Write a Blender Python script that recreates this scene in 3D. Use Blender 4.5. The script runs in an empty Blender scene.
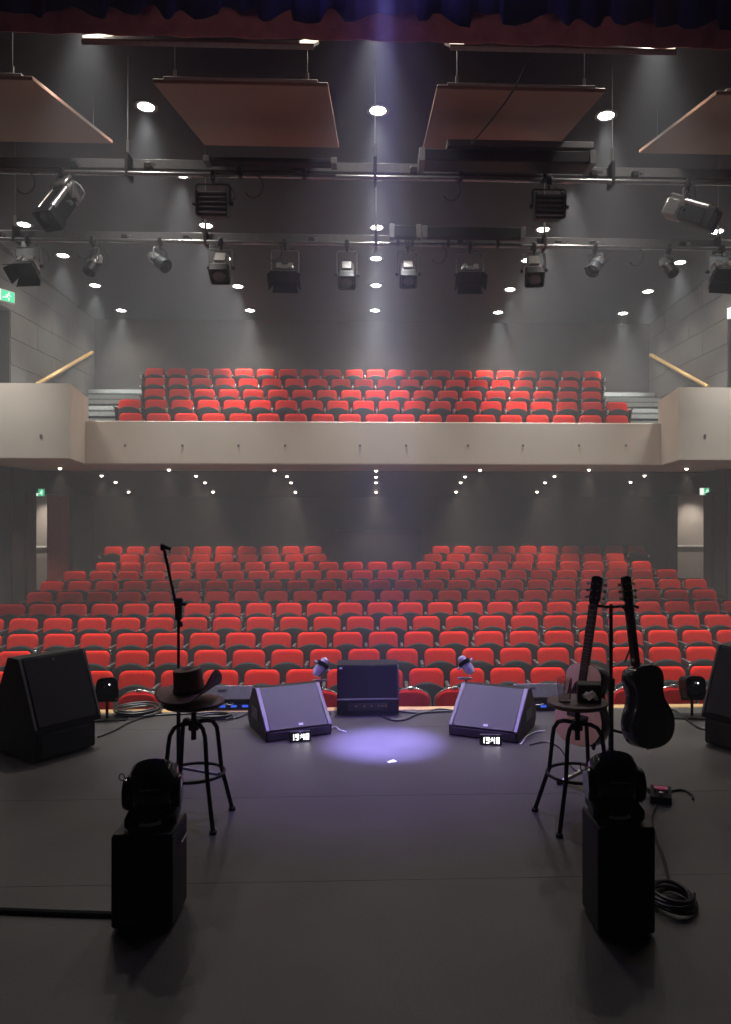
import bpy, math, random
from mathutils import Vector, Matrix, Euler
random.seed(7)
R = math.radians
S = bpy.context.scene
COL = S.collection

# ------------------------------------------------------------------ camera, world, exposure, lights
F, CAMZ, YAW = 770.0, 1.73, R(2.2)
CX, CY = 375.5 + F * math.tan(YAW), 512.0          # principal point (lens shift)
cd = bpy.data.cameras.new('camera'); cam = bpy.data.objects.new('camera', cd); COL.objects.link(cam)
cam.location = (0, 0, CAMZ); cam.rotation_euler = (R(90), 0, -YAW)
cd.sensor_fit = 'AUTO'; cd.sensor_width = 36.0; cd.lens = F / 1024 * 36
cd.shift_x = -(CX - 365.5) / 1024; cd.clip_start = 0.05; cd.clip_end = 100
S.camera = cam
S.view_settings.view_transform = 'Standard'; S.view_settings.look = 'None'
S.view_settings.gamma = 1.0; S.view_settings.exposure = 0.0; S.view_settings.use_curve_mapping = False
try:
    S.cycles.use_denoising = True; S.cycles.denoiser = 'OPENIMAGEDENOISE'
    S.cycles.sample_clamp_indirect = 4.0; S.cycles.max_bounces = 6; S.cycles.volume_bounces = 1
except Exception: pass
W = bpy.data.worlds.new('world'); S.world = W; W.use_nodes = True
W.node_tree.nodes['Background'].inputs[0].default_value = (0.9, 0.88, 1.0, 1)
W.node_tree.nodes['Background'].inputs[1].default_value = 0.010

HAZE = 0.0074                               # theatre haze filling the hall
_vs = W.node_tree.nodes.new('ShaderNodeVolumeScatter'); _vs.inputs['Density'].default_value = HAZE
_vs.inputs['Anisotropy'].default_value = 0.0; _vs.inputs['Color'].default_value = (0.97, 0.98, 1, 1)
W.node_tree.links.new(_vs.outputs['Volume'], W.node_tree.nodes['World Output'].inputs['Volume'])
HOUSE_W, FILL_W, SOFFIT_W, CORRIDOR_W = 1450.0, 160.0, 150.0, 95.0
BEAM_W, SPILL_W = 24000.0, 1900.0
def spot(name, loc, power, color, size, blend=1.0, radius=0.06, target=None):
    l = bpy.data.lights.new(name, 'SPOT'); l.energy = power; l.color = color
    l.spot_size = R(size); l.spot_blend = blend; l.shadow_soft_size = radius
    o = bpy.data.objects.new(name, l); COL.objects.link(o); o.location = loc
    if target is not None:
        o.rotation_euler = (Vector(target) - Vector(loc)).to_track_quat('-Z', 'Y').to_euler()
    return o
# stage lamp above the frame: a blue beam straight down with soft spill
spot('stage_beam_lamp', (0.07, 5.95, 6.7), BEAM_W, (0.30, 0.27, 1.0), 9.2, 1.0, 0.05, (0.07, 5.75, 0))
spot('stage_spill_lamp', (0.07, 5.75, 6.6), SPILL_W, (0.36, 0.22, 1.0), 36, 1.0, 0.08, (0.05, 5.75, 0))
for _sx in (-1, 1):
    spot('border_fill_light', (_sx * 4.6, 1.6, 2.4), 58, (1.0, 0.82, 0.72), 50, 1.0, 0.1, (-_sx * 0.8, 6.5, 6.3))  # unseen pair added to brighten the maroon border, replacing bounced light
spot('guitar_fill_light', (-2.6, 2.2, 4.4), 170, (1.0, 0.78, 0.74), 15, 1.0, 0.06, (1.33, 4.75, 0.65))  # unseen fill added to brighten the guitar soundboard
_l = bpy.data.lights.new('glare_fill_light', 'POINT'); _l.energy = 40; _l.color = (0.16, 0.12, 1.0); _l.shadow_soft_size = 0.08  # added point light that tints the black border blue, in place of glare
_o = bpy.data.objects.new('glare_fill_light', _l); COL.objects.link(_o); _o.location = (0.07, 5.5, 6.35)


# ------------------------------------------------------------------ pixel helper (a direction; a plane gives the distance)
def ray(px, py):
    r, u = (px - CX) / F, (CY - py) / F
    s, c = math.sin(YAW), math.cos(YAW)
    return Vector((s + r * c, c - r * s, u))
def P(px, py, X=None, Y=None, Z=None):
    d = ray(px, py); o = Vector((0, 0, CAMZ))
    t = (X / d.x) if X is not None else (Y / d.y) if Y is not None else ((Z - CAMZ) / d.z)
    return o + d * t

# ------------------------------------------------------------------ materials
MATS = {}
def mat(name, col, rough=0.6, *args, spec=None, **kw):
    m = _mat(name, col, rough, *args, **kw)
    if spec is not None: m.node_tree.nodes['Principled BSDF'].inputs['Specular IOR Level'].default_value = spec
    return m
def _mat(name, col, rough=0.6, metal=0.0, var=0.12, scale=18.0, bump=0.0, bscale=120.0, emit=None, estr=0.0, trans=0.0, stretch=None, coat=0.0):
    m = bpy.data.materials.new(name); m.use_nodes = True
    nt = m.node_tree; b = nt.nodes['Principled BSDF']
    b.inputs['Roughness'].default_value = rough; b.inputs['Metallic'].default_value = metal
    tc = nt.nodes.new('ShaderNodeTexCoord'); src = tc.outputs['Object']
    if stretch:
        mp = nt.nodes.new('ShaderNodeMapping'); mp.inputs['Scale'].default_value = stretch
        nt.links.new(src, mp.inputs['Vector']); src = mp.outputs['Vector']
    n = nt.nodes.new('ShaderNodeTexNoise'); n.inputs['Scale'].default_value = scale; n.inputs['Detail'].default_value = 4
    nt.links.new(src, n.inputs['Vector'])
    r = nt.nodes.new('ShaderNodeValToRGB')
    a, c = [max(0, x * (1 - var)) for x in col], [min(1, x * (1 + var)) for x in col]
    r.color_ramp.elements[0].position = 0.3; r.color_ramp.elements[1].position = 0.7
    r.color_ramp.elements[0].color = (*a, 1); r.color_ramp.elements[1].color = (*c, 1)
    nt.links.new(n.outputs['Fac'], r.inputs['Fac']); nt.links.new(r.outputs['Color'], b.inputs['Base Color'])
    if bump:
        n2 = nt.nodes.new('ShaderNodeTexNoise'); n2.inputs['Scale'].default_value = bscale
        nt.links.new(src, n2.inputs['Vector'])
        bp = nt.nodes.new('ShaderNodeBump'); bp.inputs['Strength'].default_value = bump; bp.inputs['Distance'].default_value = 0.01
        nt.links.new(n2.outputs['Fac'], bp.inputs['Height']); nt.links.new(bp.outputs['Normal'], b.inputs['Normal'])
    if emit:
        b.inputs['Emission Color'].default_value = (*emit, 1); b.inputs['Emission Strength'].default_value = estr
    if trans: b.inputs['Transmission Weight'].default_value = trans
    if coat: b.inputs['Coat Weight'].default_value = coat
    MATS[name] = m
    return m
mat('stage_vinyl', (0.072, 0.065, 0.058), 0.42, var=0.18, scale=2.2, bump=0.12, bscale=60)
mat('seam', (0.064, 0.058, 0.052), 0.6)
mat('nosing_wood', (0.72, 0.44, 0.18), 0.45, var=0.2, scale=6, stretch=(1, 12, 12))
mat('house_floor', (0.045, 0.042, 0.042), 0.8, var=0.25)
mat('tier', (0.05, 0.05, 0.05), 0.85)
mat('ceiling_paint', (0.036, 0.038, 0.044), 0.9, var=0.08, scale=3)
mat('wall_dark', (0.040, 0.037, 0.033), 0.75, var=0.12, scale=3)
mat('wall_rear', (0.060, 0.054, 0.047), 0.8, var=0.12, scale=3)
mat('spot_silver', (0.85, 0.85, 0.90), 0.25, 0.4, var=0.1)
mat('wall_panel', (0.105, 0.096, 0.086), 0.65, var=0.08, scale=4)
mat('wall_reveal', (0.045, 0.028, 0.024), 0.8)
mat('corridor', (0.36, 0.33, 0.30), 0.7, var=0.06, scale=3)
mat('parapet', (0.60, 0.525, 0.435), 0.6, var=0.03, scale=2)
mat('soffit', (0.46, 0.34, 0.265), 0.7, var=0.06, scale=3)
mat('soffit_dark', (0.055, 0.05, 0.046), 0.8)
mat('step', (0.09, 0.095, 0.09), 0.8)
mat('step_edge', (0.26, 0.27, 0.25), 0.5)
mat('seat_red', (0.50, 0.016, 0.009), 0.9, spec=0.08, var=0.14, scale=60, bump=0.25, bscale=500)
mat('chair_red', (0.38, 0.009, 0.010), 0.9, spec=0.08, var=0.14, scale=60, bump=0.25, bscale=500)
mat('seat_black', (0.011, 0.012, 0.011), 0.7, spec=0.1, var=0.15)
mat('seat_frame', (0.03, 0.03, 0.03), 0.45)
mat('chrome', (0.75, 0.75, 0.75), 0.18, 1.0, var=0.05)
mat('bracket_grey', (0.45, 0.45, 0.42), 0.35, 0.7, var=0.1)
mat('black', (0.008, 0.008, 0.009), 0.5, spec=0.25, var=0.2)
mat('black_gloss', (0.010, 0.010, 0.012), 0.12, var=0.1, coat=0.6)
mat('black_cloth', (0.018, 0.016, 0.022), 0.95, var=0.3, scale=8)
mat('maroon_cloth', (0.50, 0.17, 0.16), 0.95, var=0.2, scale=8)
mat('grille', (0.10, 0.095, 0.105), 0.45, var=0.1, scale=200, bump=0.35, bscale=700)
mat('grille_dark', (0.014, 0.014, 0.017), 0.45, spec=0.3, var=0.1, scale=200, bump=0.35, bscale=700)
mat('cabinet_edge', (0.22, 0.21, 0.21), 0.4)
mat('silver', (0.46, 0.445, 0.43), 0.30, 0.8, var=0.1)
mat('grey_metal', (0.22, 0.22, 0.22), 0.4, 0.6)
mat('pipe', (0.35, 0.35, 0.35), 0.25, 0.8)
mat('duct', (0.115, 0.11, 0.115), 0.5, 0.1)
mat('reflector_wood', (0.25, 0.128, 0.085), 0.5, var=0.12, scale=5, stretch=(1, 14, 14))
mat('panel_edge', (0.33, 0.28, 0.24), 0.5)
mat('rail_wood', (0.55, 0.34, 0.12), 0.4, var=0.1, scale=5, stretch=(10, 1, 10))
mat('lamp_white', (0.9, 0.9, 0.9), 0.5, emit=(1.0, 0.97, 0.90), estr=22)
mat('lamp_warm', (0.9, 0.9, 0.9), 0.5, emit=(1.0, 0.86, 0.68), estr=9)
mat('lit_end_glow', (0.9, 0.85, 0.75), 0.5, emit=(1.0, 0.88, 0.70), estr=1.6)  # light falling on the reflector ends, imitated by emission
mat('lens', (0.02, 0.02, 0.03), 0.08, coat=1.0)
mat('led_white', (0.9, 0.9, 0.9), 0.5, emit=(0.95, 0.97, 1.0), estr=3)
mat('led_blue', (0.1, 0.2, 0.9), 0.3, emit=(0.05, 0.14, 1.0), estr=0.7)
mat('led_red', (0.5, 0.05, 0.1), 0.4, emit=(1.0, 0.12, 0.35), estr=0.12)
mat('exit_green', (0.02, 0.45, 0.20), 0.5, emit=(0.05, 0.55, 0.28), estr=0.9)
mat('exit_white', (0.9, 0.9, 0.85), 0.5, emit=(0.9, 1.0, 0.9), estr=1.1)
mat('hat_felt', (0.22, 0.125, 0.10), 0.75, var=0.25, scale=14)
mat('hat_band', (0.03, 0.018, 0.016), 0.6)
mat('guitar_top', (0.78, 0.50, 0.40), 0.35, var=0.06, scale=5, stretch=(16, 1, 1), coat=0.3)
mat('guitar_dark', (0.045, 0.028, 0.026), 0.25, var=0.2, coat=0.5)
mat('fretboard', (0.035, 0.026, 0.024), 0.5)
mat('brass', (0.75, 0.55, 0.28), 0.25, 0.9)
mat('stool_wood', (0.10, 0.06, 0.05), 0.5, var=0.2, stretch=(2, 14, 2))
mat('paper', (0.85, 0.85, 0.85), 0.8)
mat('lid_grey', (0.34, 0.33, 0.31), 0.6)
mat('tape_white', (0.85, 0.85, 0.88), 0.6)
mat('cable', (0.015, 0.015, 0.016), 0.45)
mat('cable_white', (0.7, 0.7, 0.72), 0.4)
mat('label_grey', (0.8, 0.78, 0.72), 0.5)
mat('label_dark', (0.12, 0.12, 0.12), 0.6)
mat('booth', (0.022, 0.020, 0.024), 0.8)
mat('curtain_red', (0.30, 0.05, 0.045), 0.9, var=0.2)
gm = bpy.data.materials.new('clear_glass'); gm.use_nodes = True
gb = gm.node_tree.nodes['Principled BSDF']; gb.inputs['Transmission Weight'].default_value = 1.0
gb.inputs['Roughness'].default_value = 0.03; gb.inputs['IOR'].default_value = 1.45; MATS['clear_glass'] = gm

# ------------------------------------------------------------------ mesh builder
class MB:
    def __init__(s): s.v = []; s.f = []
    def add(s, v, f, M=None):
        k = len(s.v)
        s.v += [tuple(M @ Vector(p)) if M is not None else tuple(p) for p in v]
        s.f += [tuple(i + k for i in q) for q in f]; return s
    def box(s, lo, hi, bev=0.0, M=None):
        (x0, y0, z0), (x1, y1, z1) = lo, hi
        if bev <= 0:
            v = [(x, y, z) for z in (z0, z1) for y in (y0, y1) for x in (x0, x1)]
            f = [(0, 2, 3, 1), (4, 5, 7, 6), (0, 1, 5, 4), (2, 6, 7, 3), (0, 4, 6, 2), (1, 3, 7, 5)]
            return s.add(v, f, M)
        b = min(bev, (x1 - x0) / 2.2, (y1 - y0) / 2.2, (z1 - z0) / 2.2)
        v = []; idx = {}
        for i, (x, sx) in enumerate(((x0, 1), (x1, -1))):
            for j, (y, sy) in enumerate(((y0, 1), (y1, -1))):
                for k, (z, sz) in enumerate(((z0, 1), (z1, -1))):
                    idx[i, j, k] = len(v)
                    v += [(x, y + sy * b, z + sz * b), (x + sx * b, y, z + sz * b), (x + sx * b, y + sy * b, z)]
        f = []
        I = idx
        for i in (0, 1):
            q = [I[i, 0, 0], I[i, 1, 0], I[i, 1, 1], I[i, 0, 1]]; f.append(tuple(q if i else q[::-1]))
            q = [I[0, i, 0] + 1, I[1, i, 0] + 1, I[1, i, 1] + 1, I[0, i, 1] + 1]; f.append(tuple(q[::-1] if i else q))
            q = [I[0, 0, i] + 2, I[1, 0, i] + 2, I[1, 1, i] + 2, I[0, 1, i] + 2]; f.append(tuple(q if i else q[::-1]))
        for a in (0, 1):
            for c in (0, 1):
                f.append((I[a, c, 0], I[a, c, 1], I[a, c, 1] + 1, I[a, c, 0] + 1))
                f.append((I[a, 0, c], I[a, 1, c], I[a, 1, c] + 2, I[a, 0, c] + 2))
                f.append((I[0, a, c] + 1, I[1, a, c] + 1, I[1, a, c] + 2, I[0, a, c] + 2))
        for q in I.values(): f.append((q, q + 1, q + 2))
        return s.add(v, f, M)
    def tube(s, pts, r, n=8, closed=False, M=None):
        pts = [Vector(p) for p in pts]; m = len(pts); v = []; f = []
        rr = r if isinstance(r, (list, tuple)) else [r] * m
        up = None
        for i, p in enumerate(pts):
            if closed: t = pts[(i + 1) % m] - pts[i - 1]
            else: t = pts[min(i + 1, m - 1)] - pts[max(i - 1, 0)]
            t.normalize()
            if up is None:
                up = Vector((0, 0, 1)) if abs(t.z) < 0.9 else Vector((1, 0, 0))
            a = (up - t * up.dot(t)); a.normalize(); b = t.cross(a); up = a
            for k in range(n):
                w = 2 * math.pi * k / n
                v.append(p + (a * math.cos(w) + b * math.sin(w)) * rr[i])
        for i in range(m if closed else m - 1):
            for k in range(n):
                j = (i + 1) % m
                f.append((i * n + k, i * n + (k + 1) % n, j * n + (k + 1) % n, j * n + k))
        if not closed: f += [tuple(range(n))[::-1], tuple(range((m - 1) * n, m * n))]
        return s.add(v, f, M)
    def cyl(s, p0, p1, r0, r1=None, n=16, M=None):
        return s.tube([p0, p1], [r0, r0 if r1 is None else r1], n, M=M)
    def lathe(s, prof, n=24, M=None, cap=True):
        v = []; f = []
        for r, z in prof:
            for k in range(n):
                w = 2 * math.pi * k / n; v.append((r * math.cos(w), r * math.sin(w), z))
        for i in range(len(prof) - 1):
            for k in range(n):
                f.append((i * n + k, i * n + (k + 1) % n, (i + 1) * n + (k + 1) % n, (i + 1) * n + k))
        if cap: f += [tuple(range(n))[::-1], tuple(range((len(prof) - 1) * n, len(prof) * n))]
        return s.add(v, f, M)
    def prism(s, poly, axis, a, b, M=None):
        # poly: 2D points; axis 'x': (y,z); 'y': (x,z); 'z': (x,y)
        def e(p, t): return {'x': (t, p[0], p[1]), 'y': (p[0], t, p[1]), 'z': (p[0], p[1], t)}[axis]
        n = len(poly); v = [e(p, a) for p in poly] + [e(p, b) for p in poly]
        f = [tuple(range(n)), tuple(range(n, 2 * n))[::-1]] + [(i, i + n, (i + 1) % n + n, (i + 1) % n) for i in range(n)]
        return s.add(v, f, M)
    def pad(s, outline, layers, bend=0.0, M=None):
        # outline in (x,z); layers = [(y, scale)], rings joined; bend pushes y with x^2
        n = len(outline); v = []; f = []
        cx = sum(p[0] for p in outline) / n; cz = sum(p[1] for p in outline) / n
        xm = max(abs(p[0] - cx) for p in outline); zm = max(abs(p[1] - cz) for p in outline)
        for y, ins in layers:
            for x, z in outline:
                X = cx + (x - cx) * (1 - ins / xm); Z = cz + (z - cz) * (1 - ins / zm)
                v.append((X, y - bend * (X - cx) ** 2, Z))
        m = len(layers)
        for i in range(m - 1):
            for k in range(n):
                f.append((i * n + k, i * n + (k + 1) % n, (i + 1) * n + (k + 1) % n, (i + 1) * n + k))
        f += [tuple(range(n))[::-1], tuple(range((m - 1) * n, m * n))]
        return s.add(v, f, M)
    def grid(s, nu, nv, fn, thick=0.0, M=None):
        v = [Vector(fn(i / nu, j / nv)) for j in range(nv + 1) for i in range(nu + 1)]; w = nu + 1
        f = [(j * w + i, j * w + i + 1, (j + 1) * w + i + 1, (j + 1) * w + i) for j in range(nv) for i in range(nu)]
        return s.add(v, f, M)
    def mesh(s, name, m, smooth=40):
        me = bpy.data.meshes.new(name); me.from_pydata(s.v, [], s.f); me.update()
        import bmesh
        b = bmesh.new(); b.from_mesh(me); bmesh.ops.recalc_face_normals(b, faces=b.faces); b.to_mesh(me); b.free()
        me.materials.append(MATS[m] if isinstance(m, str) else m)
        if smooth:
            me.shade_smooth(); me.set_sharp_from_angle(angle=R(smooth))
        return me
def rrect(w, h, r, cx=0, cz=0, k=5):
    pts = []
    for sx, sz, a0 in ((1, 1, 0), (-1, 1, 90), (-1, -1, 180), (1, -1, 270)):
        for i in range(k):
            a = R(a0 + 90 * i / (k - 1))
            pts.append((cx + sx * (w / 2 - r) + r * math.cos(a), cz + sz * (h / 2 - r) + r * math.sin(a)))
    return pts
def link(name, me, parent=None, loc=(0, 0, 0), rot=(0, 0, 0)):
    o = bpy.data.objects.new(name, me); COL.objects.link(o); o.parent = parent
    o.location = loc; o.rotation_euler = rot; return o
def part(name, mb, m, parent, loc=(0, 0, 0), rot=(0, 0, 0), label=None, smooth=40, stuff=False):
    o = link(name, mb.mesh(name, m, smooth), parent, loc, rot)
    if label: o['label'] = label
    if stuff: o['kind'] = 'stuff'
    return o
def tag(o, label, cat, group=None):
    o['label'] = label; o['category'] = cat
    if group: o['group'] = group
    return o
def thing(name, label, cat, loc=(0, 0, 0), rotz=0.0, group=None):
    o = bpy.data.objects.new(name, None); COL.objects.link(o); o.empty_display_size = 0.1
    o.location = loc; o.rotation_euler = (0, 0, rotz); return tag(o, label, cat, group)
def struct(name, mb, m, label, parent=None, smooth=30, cat='structure'):
    o = link(name, mb.mesh(name, m, smooth), parent); o['kind'] = 'structure'; o['label'] = label
    if not parent: o['category'] = cat
    return o
ORD = ['zeroth', 'first', 'second', 'third', 'fourth', 'fifth', 'sixth', 'seventh', 'eighth', 'ninth', 'tenth', 'eleventh', 'twelfth',
       'thirteenth', 'fourteenth', 'fifteenth', 'sixteenth', 'seventeenth', 'eighteenth', 'nineteenth', 'twentieth', 'twenty-first',
       'twenty-second', 'twenty-third', 'twenty-fourth', 'twenty-fifth', 'twenty-sixth']

# ------------------------------------------------------------------ the room
XW, YB = 7.0, 19.45                        # side wall plane, rear wall plane
EDGE = 6.72                                # stage front edge
def zc(y): return CAMZ + 5.25 - (y - 9.96) * 0.0468
ZS = 2.60                                  # balcony soffit
# stage floor: vinyl sheets laid across the stage
st = MB().box((-6.2, -1.5, -0.12), (6.2, EDGE, -0.006)); stage = struct('floor_stage', st, 'seam', 'dark stage deck under the vinyl sheets', cat='floor')
edges = [-1.5, 0.7, 2.2, 3.62, 4.7, 6.2, EDGE - 0.005]
for a, b in zip(edges[:-1], edges[1:]):
    part('vinyl_sheet', MB().box((-6.2, a + 0.0015, -0.006), (6.2, b - 0.0015, 0.0)), 'stage_vinyl', stage)
nos = MB().box((-6.2, EDGE, -0.06), (6.2, EDGE + 0.11, 0.004), 0.006)
struct('trim_1', nos, 'nosing_wood', 'pale wooden nosing along the front edge of the stage', cat='trim')
struct('wall_stage_front', MB().box((-6.2, EDGE + 0.01, -1.12), (6.2, EDGE + 0.09, -0.06)), 'wall_dark', 'dark front face of the stage', cat='wall')
struct('floor_house', MB().box((-XW, EDGE + 0.09, -1.3), (XW, YB, -1.10)), 'house_floor', 'dark auditorium floor before the stage', cat='floor')
# stalls tiers
ROWY = [9.77 + 0.905 * k for k in range(11)]
TOPY = [669, 649, 632, 616.5, 602.6, 590.7, 580, 570.2, 561.7, 553.8, 546]
ROWTOP = [P(375.5, TOPY[k], Y=ROWY[k]).z for k in range(11)]
SEATH = 0.845
FZ = [t - SEATH for t in ROWTOP]
tiers = None
for k in range(1, 11):
    y0, y1 = ROWY[k] - 0.45, (ROWY[k] + 0.455 if k < 10 else YB)
    m = MB().box((-XW, y0, -1.10), (XW, y1, FZ[k]))
    if tiers is None: tiers = struct('floor_tiers', m, 'tier', 'dark stepped seating tiers rising to the back wall', cat='floor')
    else: part('tier', m, 'tier', tiers)
# ceiling
cm = MB().add([(-XW - .3, 6.7, zc(6.7)), (XW + .3, 6.7, zc(6.7)), (XW + .3, YB + .3, zc(YB + .3)), (-XW - .3, YB + .3, zc(YB + .3)),
               (-XW - .3, 6.7, zc(6.7) + .2), (XW + .3, 6.7, zc(6.7) + .2), (XW + .3, YB + .3, zc(YB + .3) + .2), (-XW - .3, YB + .3, zc(YB + .3) + .2)],
              [(0, 1, 2, 3), (4, 7, 6, 5), (0, 4, 5, 1), (1, 5, 6, 2), (2, 6, 7, 3), (3, 7, 4, 0)])
struct('ceiling', cm, 'ceiling_paint', 'dark grey auditorium ceiling sloping gently to the back', cat='ceiling')
struct('wall_back', MB().box((-XW - .3, YB, -1.3), (XW + .3, YB + .2, 7.3)), 'wall_rear', 'dark rear wall of the auditorium', cat='wall')
# side walls with two stalls doorways and one balcony doorway each
D1, D2, DB = (16.05, 18.1), (12.7, 15.05), (13.0, 15.0)
DT, BT = 2.12, 5.58
for sg, nm in ((-1, 'left'), (1, 'right')):
    x0, x1 = sorted((sg * XW, sg * (XW + 0.2)))
    w = MB()
    for a, b, z0, z1 in ((6.8, D2[0], -1.3, ZS), (D2[1], D1[0], -1.3, ZS), (D1[1], YB, -1.3, ZS), (D2[0], D2[1], DT, ZS), (D1[0], D1[1], DT, ZS),
                         (6.8, DB[0], ZS, 7.3), (DB[1], YB, ZS, 7.3), (DB[0], DB[1], BT, 7.3)):
        w.box((x0, a, z0), (x1, b, z1))
    wl = struct('wall_' + nm, w, 'wall_dark', 'panelled %s side wall of the auditorium' % nm, cat='wall')
    # upper cladding boards, beside and above the balcony doorway
    zr = [3.0 + 0.52 * i for i in range(9)]
    for i in range(8):
        cuts = [DB[1] + 0.02, 16.2 + (0.7 if i % 2 else 0), 18.3 + (0.5 if i % 2 else 0), YB - 0.02]
        if zr[i] >= BT - 0.1: cuts = [11.4 + (0.8 if i % 2 else 0), 13.6] + cuts[1:]
        for a, b in zip(cuts[:-1], cuts[1:]):
            z1 = min(zr[i] + 0.508, zc(b) - 0.02)
            if z1 - zr[i] < 0.1: continue
            xx = sorted((sg * (XW - 0.022), sg * (XW + 0.002)))
            part('wall_board', MB().box((xx[0], a + 0.006, zr[i]), (xx[1], b - 0.006, z1), 0.004), 'wall_panel', wl)
    # lower cladding on the pier between the doorways
    for i in range(8):
        xx = sorted((sg * (XW - 0.02), sg * (XW + 0.002)))
        za = -0.75 + 0.42 * i
        if za + 0.4 < ZS: part('wall_board', MB().box((xx[0], D2[1] + 0.03, za), (xx[1], 15.62, za + 0.412), 0.004), 'wall_dark', wl)
    xx = sorted((sg * (XW - 0.06), sg * (XW + 0.003)))
    part('door_lining', MB().box((xx[0], 15.64, -0.9), (xx[1], D1[0] + 0.01, DT + 0.02), 0.01).box((xx[0], D1[0], DT), (xx[1], D1[1], DT + 0.09)), 'wall_reveal', wl)
    # corridor beyond
    xa, xb = sg * (XW + 0.2), sg * (XW + 1.75)
    lo, hi = min(xa, xb), max(xa, xb)
    c = MB()
    c.box((min(xb, xb + sg * .1), 10.5, -1.3), (max(xb, xb + sg * .1), 19.2, 6.4))
    c.box((lo, 10.5, -0.35), (hi, 19.2, -0.28)); c.box((lo, 10.5, 2.32), (hi, 19.2, 2.4)); c.box((lo, 19.1, -0.3), (hi, 19.2, 2.4))
    c.box((lo, 10.4, -0.3), (hi, 10.5, 2.4)); c.box((lo, 10.5, 3.0), (hi, 19.2, 3.08)); c.box((lo, 10.5, 6.0), (hi, 19.2, 6.1))
    co = struct('wall_corridor_' + nm, c, 'corridor', 'pale corridor wall seen through the %s doorways' % nm, cat='wall')
    xs = sorted((xb - sg * 0.05, xb))
    part('dado_strip', MB().box((xs[0], 10.5, 0.86), (xs[1], 19.1, 0.90)), 'paper', co)
    part('dado_strip', MB().box((lo, 19.05, 0.86), (hi, 19.1, 0.90)), 'paper', co)
    spot('corridor_lamp', (sg * (XW + 0.95), 18.55, 2.28), CORRIDOR_W, (1.0, 0.88, 0.76), 100, 1.0, 0.05, (sg * (XW + 0.9), 19.0, 0))
    spot('corridor_lamp', (sg * (XW + 1.0), 13.6, 2.28), CORRIDOR_W * 2.0, (1.0, 0.90, 0.78), 120, 0.8, 0.05, (sg * (XW + 1.2), 13.6, 0))
# proscenium
pm = MB().box((-XW, 6.76, 6.0), (XW, 6.96, 7.3)).box((-XW, 6.76, -1.1), (-5.2, 6.96, 6.0)).box((5.2, 6.76, -1.1), (XW, 6.96, 6.0))
struct('wall_proscenium', pm, 'wall_dark', 'proscenium wall around the stage opening', cat='wall')

# ------------------------------------------------------------------ balcony
YP = P(375, 464, Z=ZS).y                    # parapet
YWg = P(375, 458.8, Z=ZS).y                 # wing front
ZPT = P(375, 422.0, Y=YP).z
ZWT = P(375, 385.3, Y=YWg).z
XIs = {-1: -P(85.5, 464, Y=YP).x, 1: P(661, 464, Y=YP).x}; XWs = {-1: -P(70, 459, Y=YWg).x, 1: P(678.7, 459, Y=YWg).x}
struct('balcony_parapet', MB().box((-XIs[-1], YP, ZS), (XIs[1], YP + 0.14, ZPT), 0.008), 'parapet', 'long cream parapet across the front of the balcony', cat='parapet')
par = bpy.data.objects['balcony_parapet']
for px in (125, 182.5, 238.5, 285, 360, 406, 468, 523, 579, 626):
    p = P(px, 445.5, Y=YP)
    part('socket', MB().cyl((p.x, YP + .004, p.z), (p.x, YP - 0.008, p.z), 0.022, n=10), 'label_dark', par)
for sg, nm in ((-1, 'left'), (1, 'right')):
    XI, XWI = XIs[sg], XWs[sg]
    pl = [(sg * XW, YWg), (sg * XWI, YWg), (sg * XI, YP), (sg * XI, YP + 0.14), (sg * (XI + .14), YP + 0.14), (sg * (XI + .12), YP), (sg * (XWI + 0.13), YWg + 0.14), (sg * XW, YWg + 0.14)]
    w = struct('balcony_wing_' + nm, MB().prism(pl, 'z', ZS, ZWT), 'parapet', 'taller cream side box of the balcony, %s side' % nm, cat='parapet', smooth=0)
    p = P(41 if sg < 0 else 705, 435.5, Y=YWg)
    part('socket', MB().cyl((p.x, YWg + .004, p.z), (p.x, YWg - 0.008, p.z), 0.022, n=10), 'label_dark', w)
# soffit: flat tan strip, then dark slope
YS = 16.2; SL = 0.15
sp = [(-XW, YWg + .002), (-XWs[-1], YWg + .002), (-XIs[-1], YP + .002), (XIs[1], YP + .002), (XWs[1], YWg + .002), (XW, YWg + .002), (XW, YS), (-XW, YS)]
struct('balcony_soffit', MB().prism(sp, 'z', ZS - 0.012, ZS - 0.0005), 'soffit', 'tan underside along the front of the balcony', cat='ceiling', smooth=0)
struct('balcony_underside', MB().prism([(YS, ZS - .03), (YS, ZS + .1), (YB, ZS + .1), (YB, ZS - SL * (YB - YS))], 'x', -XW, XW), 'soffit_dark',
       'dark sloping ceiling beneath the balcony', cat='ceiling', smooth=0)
BROWY = [15.0, 15.88, 16.76, 17.64, 18.52]
BTOPY = [414, 400.5, 390, 379, 369.5]
BTOP = [P(375.5, BTOPY[k], Y=BROWY[k]).z for k in range(5)]
BF = [t - SEATH for t in BTOP]
bt = None
for k in range(5):
    y0, y1 = (BROWY[k] - 0.45 if k else YP + .14), (BROWY[k] + 0.43 if k < 4 else YB)
    m = MB().box((-XW, y0, ZS + .1), (XW, y1, BF[k]))
    if bt is None: bt = struct('floor_balcony', m, 'tier', 'stepped dark balcony floor', cat='floor')
    else: part('tier', m, 'tier', bt)
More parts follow.
